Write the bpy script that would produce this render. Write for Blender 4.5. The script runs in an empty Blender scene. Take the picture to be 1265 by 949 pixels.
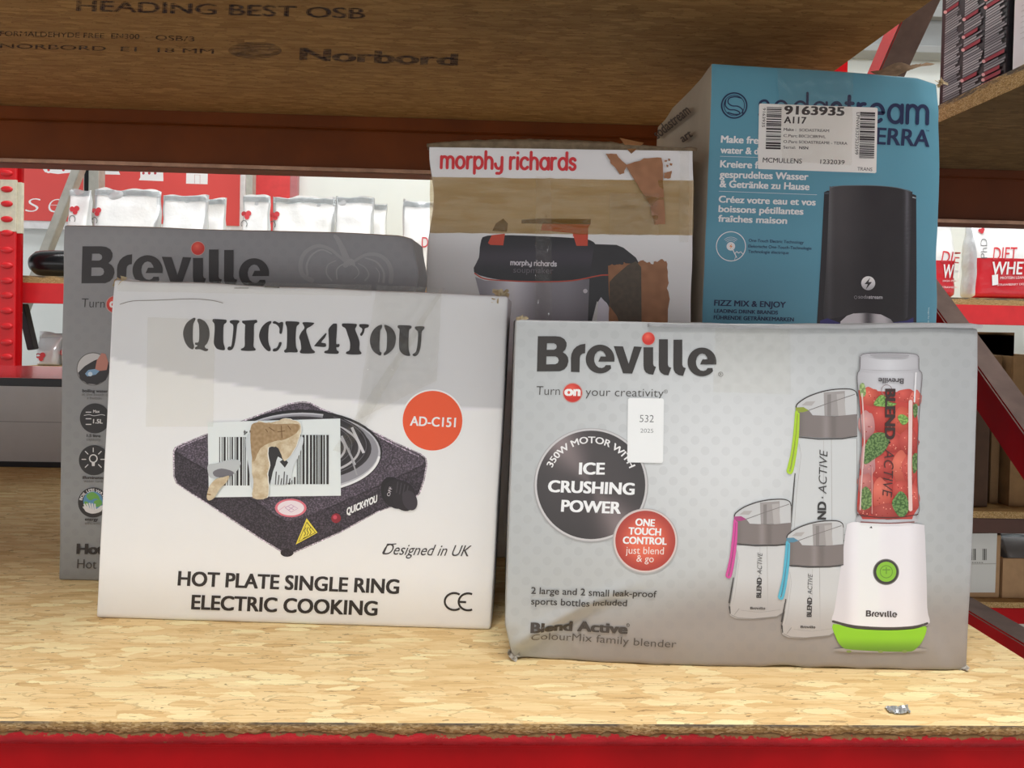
import bpy, bmesh, math, random
from mathutils import Vector, Matrix, noise
from mathutils.geometry import tessellate_polygon
random.seed(11)
SC = bpy.context.scene
COL = SC.collection

# ------------------------------------------------------------------ camera, world, lamps, exposure
W, H = 1265.0, 949.0
FPX, AX, AY = 950.0, 632.5, 417.0            # focal length and optical axis in pixels of the photograph
YAW, PITCH, ROLL = math.radians(1.9), math.radians(1.0), math.radians(1.26)
CAMR = Matrix.Rotation(-YAW, 3, 'Z') @ Matrix.Rotation(math.radians(90) - PITCH, 3, 'X') @ Matrix.Rotation(ROLL, 3, 'Z')
CAMI = CAMR.transposed()
cd = bpy.data.cameras.new('camera')
cd.sensor_width = 36.0
cd.lens = FPX / W * 36.0
cd.shift_x = (W / 2 - AX) / W
cd.shift_y = (AY - H / 2) / W
cd.clip_start = 0.02
cam = bpy.data.objects.new('camera', cd)
cam.matrix_world = CAMR.to_4x4()
COL.objects.link(cam)
SC.camera = cam

SC.view_settings.view_transform = 'Standard'
SC.view_settings.look = 'None'
SC.view_settings.gamma = 1
SC.view_settings.use_curve_mapping = False
SC.view_settings.exposure = 0.0

WORLD = 1.0
wd = bpy.data.worlds.new('warehouse_air')
SC.world = wd
wd.use_nodes = True
_t = wd.node_tree
_bg = _t.nodes['Background']
_tc = _t.nodes.new('ShaderNodeTexCoord')
_sx = _t.nodes.new('ShaderNodeSeparateXYZ')
_rp = _t.nodes.new('ShaderNodeValToRGB')
_t.links.new(_tc.outputs['Generated'], _sx.inputs[0])
_mr = _t.nodes.new('ShaderNodeMapRange')
_mr.inputs['From Min'].default_value = -1.0
_t.links.new(_sx.outputs['Z'], _mr.inputs['Value'])
_t.links.new(_mr.outputs[0], _rp.inputs[0])
# added low glow lights the box fronts; dimmed bands above keep the shelf dark
SKY = [(0.0, 0.6), (0.30, 1.2), (0.40, 1.9), (0.49, 1.9), (0.525, 0.6), (0.56, 0.12), (0.68, 0.05), (0.84, 0.12), (1.0, 0.30)]
_e = _rp.color_ramp.elements
while len(_e) < len(SKY):
    _e.new(0.5)
for _el, (_p, _v) in zip(_e, SKY):
    _el.position, _el.color = _p, (_v * 0.97, _v * 0.985, _v, 1)
_t.links.new(_rp.outputs[0], _bg.inputs['Color'])
_bg.inputs['Strength'].default_value = WORLD


def lamp(name, loc, target, sx, sy, power, col=(1, 0.97, 0.93)):
    l = bpy.data.lights.new(name, 'AREA')
    l.shape = 'RECTANGLE'
    l.size, l.size_y, l.energy, l.color = sx, sy, power, col
    o = bpy.data.objects.new(name, l)
    o.location = loc
    o.rotation_euler = (Vector(target) - Vector(loc)).to_track_quat('-Z', 'Y').to_euler()
    COL.objects.link(o)
    return o


lamp('ceiling_strip_light', (0.5, -0.22, 2.3), (0.4, -0.05, 0.0), 3.2, 0.30, 112, (1.0, 0.985, 0.97))        # over the aisle we stand in
lamp('ceiling_strip_light', (0.3, 1.95, 3.2), (0.2, 2.35, 0.0), 6.0, 0.4, 108, (0.99, 1.0, 0.985))         # over the aisle behind the racking
# unseen tubes added far behind the camera for glints on the tape
for _x, _y, _z in ((-1.6, -3.4, 2.5), (1.4, -3.4, 2.5), (-0.6, -5.4, 2.5), (2.6, -5.4, 2.5), (-1.8, -7.8, 2.5), (0.9, -7.8, 2.5)):
    lamp('glint_tube_light', (_x, _y, _z), (0.3, 0.6, 0.0), 1.8, 0.07, 5, (1.0, 0.99, 0.98))

ZS = -0.221      # top of the shelf the boxes stand on (camera at the origin)
ZU = 0.3155      # underside of the shelf above
FLOOR = -1.25


def ray(px, py):
    return CAMR @ Vector(((px - AX) / FPX, -(py - AY) / FPX, -1.0))


def on_y(px, py, Y):
    d = ray(px, py)
    return d * (Y / d.y)


def on_z(px, py, Z):
    d = ray(px, py)
    return d * (Z / d.z)


def on_x(px, py, X):
    d = ray(px, py)
    return d * (X / d.x)


def project(p):
    q = CAMI @ Vector(p)
    return AX + FPX * q.x / -q.z, AY - FPX * q.y / -q.z


# ------------------------------------------------------------------ colour and materials
def lin1(c):
    c = max(0.0, c) / 255.0
    return c / 12.92 if c <= 0.04045 else ((c + 0.055) / 1.055) ** 2.4


def lin(c, g=1.0):
    if isinstance(c, str):
        c = tuple(int(c[i:i + 2], 16) for i in (1, 3, 5))
    return tuple(min(0.92, lin1(v) * g) for v in c[:3])


def mixc(a, b, t):
    t = max(0.0, min(1.0, t))
    return tuple(a[i] * (1 - t) + b[i] * t for i in range(3))


def sstep(a, b, x):
    t = max(0.0, min(1.0, (x - a) / (b - a)))
    return t * t * (3 - 2 * t)


class NT:
    def __init__(s, name):
        s.m = bpy.data.materials.new(name)
        s.m.use_nodes = True
        s.t = s.m.node_tree
        s.b = s.t.nodes['Principled BSDF']
        s.out = s.t.nodes['Material Output']

    def n(s, typ, ins=None, **kw):
        nd = s.t.nodes.new('ShaderNode' + typ)
        for k, v in kw.items():
            setattr(nd, k, v)
        for k, v in (ins or {}).items():
            s.put(nd.inputs[k], v)
        return nd

    def put(s, sock, v):
        if hasattr(v, 'is_output'):
            s.t.links.new(v, sock)
        else:
            if isinstance(v, tuple) and len(v) == 3 and sock.type == 'RGBA':
                v = v + (1.0,)
            sock.default_value = v

    def math(s, op, a, b=0.0, clamp=False):
        nd = s.n('Math', operation=op, use_clamp=clamp)
        s.put(nd.inputs[0], a)
        s.put(nd.inputs[1], b)
        return nd.outputs[0]

    def mix(s, fac, a, b, blend='MIX'):
        nd = s.n('Mix', data_type='RGBA', blend_type=blend)
        s.put(nd.inputs['Factor'], fac)
        s.put(nd.inputs[6], a)
        s.put(nd.inputs[7], b)
        return nd.outputs[2]

    def coords(s, kind='Object', scale=(1, 1, 1), rot=(0, 0, 0), loc=(0, 0, 0)):
        tc = s.n('TexCoord')
        mp = s.n('Mapping')
        s.put(mp.inputs['Vector'], tc.outputs[kind])
        mp.inputs['Scale'].default_value = scale
        mp.inputs['Rotation'].default_value = rot
        mp.inputs['Location'].default_value = loc
        return mp.outputs[0]

    def noise(s, vec, scale, detail=3.0, rough=0.55):
        nd = s.n('TexNoise', {'Vector': vec, 'Scale': scale, 'Detail': detail, 'Roughness': rough})
        return nd.outputs['Fac']

    def ramp(s, fac, stops):
        nd = s.n('ValToRGB')
        s.put(nd.inputs[0], fac)
        e = nd.color_ramp.elements
        while len(e) < len(stops):
            e.new(0.5)
        for el, (p, c) in zip(e, stops):
            el.position = p
            el.color = tuple(c) + (1.0,) if len(c) == 3 else c
        return nd.outputs[0]

    def bump(s, height, strength, dist=0.002):
        nd = s.n('Bump', {'Height': height, 'Strength': strength, 'Distance': dist})
        s.put(s.b.inputs['Normal'], nd.outputs[0])


def plain(name, col, rough=0.5, metal=0.0, var=0.12, scale=30.0, bump=0.05, col2=None, spec=0.4):
    """a paint / paper / plastic whose colour wanders a little"""
    k = NT(name)
    c = lin(col)
    v = k.coords()
    f = k.noise(v, scale, 4.0)
    c2 = lin(col2) if col2 else tuple(x * (1 - var) for x in c)
    k.put(k.b.inputs['Base Color'], k.ramp(f, [(0.35, c2), (0.65, c)]))
    k.put(k.b.inputs['Roughness'], rough)
    k.put(k.b.inputs['Metallic'], metal)
    k.b.inputs['Specular IOR Level'].default_value = spec
    if bump:
        k.bump(k.noise(v, scale * 3, 3.0), bump, 0.001)
    return k.m


def ink(name, rough=0.42, speckle=0.0, dots=False, spec=0.35, wear=0.05):
    """printing ink: the colour of each printed shape is stored on the mesh"""
    k = NT(name)
    at = k.n('Attribute', attribute_name='ink')
    c = at.outputs['Color']
    v = k.coords()
    if speckle:
        f = k.noise(v, 900.0, 2.0, 0.7)
        c = k.mix(1.0, c, k.ramp(f, [(0.40, (0.45, 0.43, 0.46)), (0.52, (0.85, 0.85, 0.85)), (0.66, (1.9, 1.8, 1.95))]), 'MULTIPLY')
    if dots:
        d = k.n('TexVoronoi', {'Vector': k.coords(scale=(1, 0, 1), rot=(0, 0.785, 0)), 'Scale': 105.0, 'Randomness': 0.0}, feature='F1')
        g = k.math('LESS_THAN', d.outputs['Distance'], 0.3)
        h = k.noise(v, 9.0, 1.0)
        g = k.math('MULTIPLY', g, k.math('MULTIPLY', h, dots * 2.0))
        c = k.mix(g, c, (0.25, 0.25, 0.26))
    if wear:
        f = k.noise(v, 45.0, 5.0)
        c = k.mix(k.math('MULTIPLY', f, wear), c, (0.35, 0.33, 0.30))
    k.put(k.b.inputs['Base Color'], c)
    k.put(k.b.inputs['Roughness'], rough)
    k.b.inputs['Specular IOR Level'].default_value = spec
    k.bump(k.noise(v, 60.0, 3.0), 0.08, 0.002)
    return k.m


def osb(name, light, mid, dark, seed=0.0, bumps=0.35):
    """oriented strand board: layers of long ragged wood flakes"""
    k = NT(name)
    tc = k.n('TexCoord')
    base = tc.outputs['Object']
    wob = k.n('TexNoise', {'Vector': base, 'Scale': 90.0, 'Detail': 4.0, 'Roughness': 0.7})
    dv = k.n('VectorMath', {0: wob.outputs['Color'], 1: (0.5, 0.5, 0.5)}, operation='SUBTRACT')
    dv = k.n('VectorMath', {0: dv.outputs[0], 'Scale': 0.0055}, operation='SCALE')
    vec = k.n('VectorMath', {0: base, 1: dv.outputs[0]}, operation='ADD').outputs[0]
    L, Mi, D = lin(light), lin(mid), lin(dark)

    def aim(v, ang, sx, sy, off):
        mp = k.n('Mapping')
        k.put(mp.inputs['Vector'], v)
        mp.inputs['Rotation'].default_value = (0, 0, ang)
        mp.inputs['Location'].default_value = (seed + off * 3.7, seed * 2 - off * 1.3, 0)
        mp.inputs['Scale'].default_value = (sx, sy, 0.0)
        return mp.outputs[0]
    # matted fine strands underneath
    g0 = k.noise(aim(vec, 0.03, 14, 150, 0), 1.0, 5.0, 0.65)
    g1 = k.noise(aim(base, -0.05, 40, 700, 1), 1.0, 3.0, 0.6)
    f0 = k.math('ADD', k.math('MULTIPLY', g0, 0.65), k.math('MULTIPLY', g1, 0.35))
    col = k.ramp(f0, [(0.30, mixc(D, Mi, 0.5)), (0.46, Mi), (0.60, mixc(Mi, L, 0.6)), (0.74, L)])
    hgt = g0
    # flakes pressed into it: angle, cell scale, share left out, how plainly they show
    layers = [(0.04, 20, 105, 0.45, 0.45), (0.38, 28, 110, 0.60, 0.6), (-0.40, 25, 115, 0.62, 0.65), (1.25, 40, 120, 0.85, 0.85), (-0.95, 40, 120, 0.84, 0.85), (0.75, 36, 125, 0.80, 0.8), (-0.14, 30, 130, 0.78, 0.9), (0.22, 38, 150, 0.88, 1.0), (-0.6, 44, 160, 0.90, 1.0)]
    for i, (ang, sx, sy, th, am) in enumerate(layers):
        vo = k.n('TexVoronoi', {'Vector': aim(vec, ang, sx, sy, i + 2), 'Scale': 1.0}, feature='F1', voronoi_dimensions='2D')
        sep = k.n('SeparateColor', {0: vo.outputs['Color']})
        fn = k.noise(aim(base, ang, 30, 620, i + 2), 1.0, 4.0, 0.65)
        shade = k.math('ADD', k.math('MULTIPLY', sep.outputs[1], 0.42), k.math('MULTIPLY', fn, 0.62))
        c = k.ramp(shade, [(0.18, D), (0.38, Mi), (0.58, mixc(Mi, L, 0.7)), (0.84, tuple(min(0.9, x * 1.2) for x in L))])
        m = k.math('GREATER_THAN', sep.outputs[0], th)
        inside = k.math('LESS_THAN', vo.outputs['Distance'], 0.50)
        rim = k.math('MULTIPLY', k.math('GREATER_THAN', vo.outputs['Distance'], 0.44), k.math('GREATER_THAN', g0, 0.50))
        c = k.mix(k.math('MULTIPLY', rim, 0.42), c, tuple(x * 0.55 for x in D))
        m = k.math('MULTIPLY', k.math('MULTIPLY', m, inside), am)
        col = k.mix(m, col, c)
        hm = k.n('Mix', data_type='FLOAT')
        k.put(hm.inputs[0], m)
        k.put(hm.inputs[2], hgt)
        k.put(hm.inputs[3], sep.outputs[2])
        hgt = hm.outputs[0]
    # glue-dark slits and specks between flakes
    for sc, th, am, an in (((30, 260, 0), 0.69, 0.5, -0.08), ((80, 360, 0), 0.70, 0.65, 0.3), ((75, 330, 0), 0.70, 0.7, -0.45), ((110, 260, 0), 0.72, 0.7, 0.9)):
        sn = k.noise(aim(vec, an, sc[0], sc[1], 20 + an * 10), 1.0, 2.0)
        col = k.mix(k.math('MULTIPLY', k.math('GREATER_THAN', sn, th), am), col, tuple(x * 0.30 for x in D))
    big = k.noise(base, 6.0, 3.0)
    col = k.mix(k.math('MULTIPLY', big, 0.20), col, Mi)
    k.put(k.b.inputs['Base Color'], col)
    k.put(k.b.inputs['Roughness'], 0.72)
    k.b.inputs['Specular IOR Level'].default_value = 0.25
    k.bump(hgt, bumps, 0.0015)
    return k.m


# ------------------------------------------------------------------ objects
def link(name, me, mats, parent=None):
    if mats is not None:
        for m in (mats if isinstance(mats, (list, tuple)) else [mats]):
            me.materials.append(m)
    o = bpy.data.objects.new(name, me)
    COL.objects.link(o)
    if parent:
        o.parent = parent
    return o


def obj(name, bm, mats, parent=None, smooth=False):
    bmesh.ops.recalc_face_normals(bm, faces=bm.faces)
    me = bpy.data.meshes.new(name)
    bm.to_mesh(me)
    bm.free()
    if smooth:
        for p in me.polygons:
            p.use_smooth = True
    return link(name, me, mats, parent)


def thing(name, label, cat, loc=(0, 0, 0), rz=0.0, group=None):
    o = bpy.data.objects.new(name, None)
    o.empty_display_size = 0.05
    COL.objects.link(o)
    o.location = loc
    o.rotation_euler = (0, 0, rz)
    tag(o, label, cat, group)
    return o


def tag(o, label, cat, group=None):
    o['label'] = label
    o['category'] = cat
    if group:
        o['group'] = group
    return o


def struct(o):
    o['kind'] = 'structure'
    return o


def box(bm, lo, hi, bev=0.0, mat=0):
    lo, hi = Vector(lo), Vector(hi)
    r = bmesh.ops.create_cube(bm, size=1.0)
    for v in r['verts']:
        v.co = Vector(((v.co.x + .5) * (hi.x - lo.x) + lo.x, (v.co.y + .5) * (hi.y - lo.y) + lo.y, (v.co.z + .5) * (hi.z - lo.z) + lo.z))
    fs = {f for v in r['verts'] for f in v.link_faces}
    for f in fs:
        f.material_index = mat
    if bev:
        es = {e for v in r['verts'] for e in v.link_edges}
        rr = bmesh.ops.bevel(bm, geom=list(es), offset=bev, segments=2, affect='EDGES', profile=0.6)
        for f in rr['faces']:
            f.material_index = mat
    return r


def bar(bm, a, b, w, t, up=(0, 0, 1), bev=0.0, mat=0):
    """rectangular bar from a to b; w across (along the cross product), t along up"""
    a, b = Vector(a), Vector(b)
    d = (b - a).normalized()
    s = d.cross(Vector(up)).normalized()
    u = s.cross(d).normalized()
    vs = []
    for p in (a, b):
        for i, j in ((-1, -1), (1, -1), (1, 1), (-1, 1)):
            vs.append(bm.verts.new(p + s * (i * w / 2) + u * (j * t / 2)))
    fs = []
    for q in ((3, 2, 1, 0), (4, 5, 6, 7), (0, 1, 5, 4), (1, 2, 6, 5), (2, 3, 7, 6), (3, 0, 4, 7)):
        f = bm.faces.new([vs[i] for i in q])
        f.material_index = mat
        fs.append(f)
    if bev:
        bmesh.ops.bevel(bm, geom=list({e for f in fs for e in f.edges}), offset=bev, segments=2, affect='EDGES')
    return fs


def prism_x(bm, prof, x0, x1, mat=0):
    """extrude a (y, z) outline along x"""
    a = [bm.verts.new((x0, y, z)) for y, z in prof]
    b = [bm.verts.new((x1, y, z)) for y, z in prof]
    n = len(prof)
    for i in range(n):
        f = bm.faces.new((a[i], a[(i + 1) % n], b[(i + 1) % n], b[i]))
        f.material_index = mat
    for q in (a, b[::-1]):
        f = bm.faces.new(q)
        f.material_index = mat


def lathe(bm, prof, axis_o, axis_d, seg=32):
    d = Vector(axis_d).normalized()
    s = d.orthogonal().normalized()
    u = d.cross(s)
    rings = []
    for r, t in prof:
        rings.append([bm.verts.new(Vector(axis_o) + d * t + (s * math.cos(2 * math.pi * i / seg) + u * math.sin(2 * math.pi * i / seg)) * max(r, 1e-5)) for i in range(seg)])
    for a, b in zip(rings, rings[1:]):
        for i in range(seg):
            bm.faces.new((a[i], a[(i + 1) % seg], b[(i + 1) % seg], b[i]))
    bm.faces.new(rings[0][::-1])
    bm.faces.new(rings[-1])


# ------------------------------------------------------------------ printing on flat faces
_text = {}


def text_mesh(body, bold, shear, space):
    key = (body, bold, shear, space)
    if key not in _text:
        cu = bpy.data.curves.new('lettering', 'FONT')
        cu.body = body
        cu.size = 1.0
        cu.offset = bold
        cu.shear = shear
        cu.space_character = space
        cu.resolution_u = 4
        cu.fill_mode = 'FRONT'
        ob = bpy.data.objects.new('lettering', cu)
        COL.objects.link(ob)
        me = bpy.data.meshes.new_from_object(ob)
        vs = [(v.co.x, v.co.y) for v in me.vertices]
        fs = [tuple(p.vertices) for p in me.polygons]
        bpy.data.objects.remove(ob)
        bpy.data.meshes.remove(me)
        bpy.data.curves.remove(cu)
        _text[key] = (vs, fs)
    return _text[key]


CAPH = 0.682


def strikes(bold):
    """heavier lettering: the same letters printed again a hair to each side"""
    if bold < 0.006:
        return ((0, 0),)
    k = bold * 1.0
    return ((-k, -k * .5), (k, -k * .5), (-k, k * .5), (k, k * .5))


def arc(cx, cy, rx, ry, a0, a1, n=24, rot=0.0):
    """points along an ellipse, degrees, clockwise on the page from +x"""
    out = []
    for i in range(n + 1):
        t = math.radians(a0 + (a1 - a0) * i / n)
        x, y = rx * math.cos(t), ry * math.sin(t)
        r = math.radians(rot)
        out.append((cx + x * math.cos(r) - y * math.sin(r), cy + x * math.sin(r) + y * math.cos(r)))
    return out


def smooth(pts, n=6, closed=True):
    out = []
    m = len(pts)
    rng = range(m) if closed else range(m - 1)
    for i in rng:
        if closed:
            p0, p1, p2, p3 = pts[i - 1], pts[i], pts[(i + 1) % m], pts[(i + 2) % m]
        else:
            p0, p1, p2, p3 = pts[max(i - 1, 0)], pts[i], pts[i + 1], pts[min(i + 2, m - 1)]
        for j in range(n):
            t = j / n
            out.append(tuple(0.5 * (2 * p1[k] + (p2[k] - p0[k]) * t + (2 * p0[k] - 5 * p1[k] + 4 * p2[k] - p3[k]) * t * t + (3 * p1[k] - p0[k] - 3 * p2[k] + p3[k]) * t ** 3) for k in (0, 1)))
    if not closed:
        out.append(pts[-1])
    return out


class Print:
    """flat printed shapes on one face. Shapes are given on the photograph of that face and laid on the face itself."""

    def __init__(s, face, gain=None, view=None):
        s.face = face
        s.g = face.gain if gain is None else gain
        s.v, s.f, s.c = [], [], []
        s.view = view or (0.0, 0.0, 1.0)     # crop origin and scale the shapes were measured in
        s.lay = 0

    def at(s, x0, y0, k):
        s.view = (x0, y0, k)
        return s

    def P(s, p):
        return (s.view[0] + p[0] / s.view[2], s.view[1] + p[1] / s.view[2])

    def _add(s, pts, faces, col):
        b = len(s.v)
        for p in pts:
            s.v.append((p[0], p[1], s.lay))
            s.c.append(lin(col(p[0], p[1]) if callable(col) else col, s.g))
        for f in faces:
            s.f.append(tuple(b + i for i in f))

    def poly(s, pts, col, holes=(), fine=None):
        loops = [[s.P(p) for p in l] for l in [pts] + list(holes)]
        flat = [p for l in loops for p in l]
        tris = tessellate_polygon([[Vector((p[0], p[1], 0)) for p in l] for l in loops])
        if fine:
            out = []
            stack = [tuple(flat[i] for i in t) for t in tris]
            while stack:
                t = stack.pop()
                e = [(math.dist(t[i], t[(i + 1) % 3]), i) for i in range(3)]
                l, i = max(e)
                if l > fine:
                    a, b, c = t[i], t[(i + 1) % 3], t[(i + 2) % 3]
                    m = ((a[0] + b[0]) / 2, (a[1] + b[1]) / 2)
                    stack += [(a, m, c), (m, b, c)]
                else:
                    out.append(t)
            s._add([p for t in out for p in t], [(3 * i, 3 * i + 1, 3 * i + 2) for i in range(len(out))], col)
        else:
            s._add(flat, [tuple(t) for t in tris], col)
        s.lay += 1
        return s

    def disc(s, cx, cy, r, col, ry=None, rot=0, fine=None, n=48):
        return s.poly(arc(cx, cy, r, ry or r, 0, 360, n, rot)[:-1], col, fine=fine)

    def ring(s, cx, cy, r0, r1, col, n=48):
        return s.poly(arc(cx, cy, r1, r1, 0, 360, n)[:-1], col, holes=[arc(cx, cy, r0, r0, 360, 0, n)[:-1]])

    def stroke(s, pts, w, col, caps=True, w2=None):
        pts = [s.P(p) for p in pts]
        w = w / s.view[2] / 2
        w2 = w if w2 is None else w2 / s.view[2] / 2
        n = len(pts)
        wid = [w + (w2 - w) * i / max(n - 1, 1) for i in range(n)]
        L, R = [], []
        for i in range(n):
            a, b = pts[max(i - 1, 0)], pts[min(i + 1, n - 1)]
            dx, dy = b[0] - a[0], b[1] - a[1]
            l = math.hypot(dx, dy) or 1
            nx, ny = -dy / l * wid[i], dx / l * wid[i]
            L.append((pts[i][0] + nx, pts[i][1] + ny))
            R.append((pts[i][0] - nx, pts[i][1] - ny))
        s._add(L + R, [(i, i + 1, n + i + 1, n + i) for i in range(n - 1)], col)
        if caps:
            for i in (0, n - 1):
                s.lay += 0.1
                s._add([(pts[i][0] + wid[i] * math.cos(k * .5236), pts[i][1] + wid[i] * math.sin(k * .5236)) for k in range(12)], [tuple(range(12))], col)
        s.lay += 0.3
        return s

    def text(s, body, p0, p1, cap, col, bold=0.0, shear=0.0, space=1.0, flip=1.0, lean=0.03):
        vs, fs = text_mesh(body, min(0.0, bold), shear, space)
        a, b = s.P(p0), s.P(p1)
        cap = cap / s.view[2]
        x0, x1 = min(v[0] for v in vs), max(v[0] for v in vs)
        dx, dy = (b[0] - a[0]) / (x1 - x0), (b[1] - a[1]) / (x1 - x0)
        l = math.hypot(dx, dy)
        ux, uy = dy / l, -dx / l
        if abs(dx) > abs(dy):
            ux += lean * (1 if dx > 0 else -1)
        k = cap / CAPH * flip
        for ox, oy in strikes(bold):
            s._add([(a[0] + (x + ox - x0) * dx + (y + oy) * k * ux, a[1] + (x + ox - x0) * dy + (y + oy) * k * uy) for x, y in vs], fs, col)
            s.lay += 0.2
        return s

    def text_arc(s, body, cx, cy, r, a0, a1, cap, col, bold=0.0, inside=False):
        """letters round a circle from angle a0 to a1 (degrees clockwise from 12 o'clock); inside: feet outwards"""
        vs, fs = text_mesh(body, 0.0, 0.0, 1.0)
        x0, x1 = min(v[0] for v in vs), max(v[0] for v in vs)
        for ox, oy in strikes(bold):
            out = []
            for x, y in vs:
                t = math.radians(a0 + (a1 - a0) * (x + ox - x0) / (x1 - x0))
                rr = r + (-y - oy if inside else y + oy) * cap / CAPH
                out.append(s.P((cx + rr * math.sin(t), cy - rr * math.cos(t))))
            s._add(out, fs, col)
            s.lay += 0.2
        return s

    def flush(s, name, mat, label=None, lift=0.0, parent=None):
        o = s.build(name, mat, label, lift, parent)
        s.v, s.f, s.c = [], [], []
        return o

    def build(s, name, mat, label=None, lift=0.0, parent=None):
        me = bpy.data.meshes.new(name)
        co = [s.face.lay(x, y, lift + 0.00022 + 0.002 * (1 - math.exp(-l / 90.0))) for x, y, l in s.v]
        me.from_pydata(co, [], s.f)
        at = me.attributes.new('ink', 'FLOAT_COLOR', 'POINT')
        for i, c in enumerate(s.c):
            at.data[i].color = (c[0], c[1], c[2], 1.0)
        # every printed face looks out of the box
        n = s.face.normal
        bm = bmesh.new()
        bm.from_mesh(me)
        bm.normal_update()
        bmesh.ops.reverse_faces(bm, faces=[f for f in bm.faces if f.normal.dot(n) < 0])
        bm.to_mesh(me)
        bm.free()
        o = link(name, me, mat, parent or s.face.root)
        if label:
            o['label'] = label
        return o


class PlaneFace:
    """a flat face: origin, x axis, y axis (page up), outward normal in the root's own space"""

    def __init__(s, root, o, n, gain=1.0, mw=None):
        s.root, s.gain = root, gain
        s.mw = mw or (Matrix.Translation(root.location) @ root.rotation_euler.to_matrix().to_4x4())
        s.mi = s.mw.inverted()
        s.o, s.normal = Vector(o), Vector(n).normalized()
        s.wo = s.mw @ s.o
        s.wn = (s.mw.to_3x3() @ s.normal).normalized()

    def lay(s, px, py, h):
        d = ray(px, py)
        p = d * (s.wo.dot(s.wn) / d.dot(s.wn))
        return s.mi @ p + s.normal * h


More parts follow.
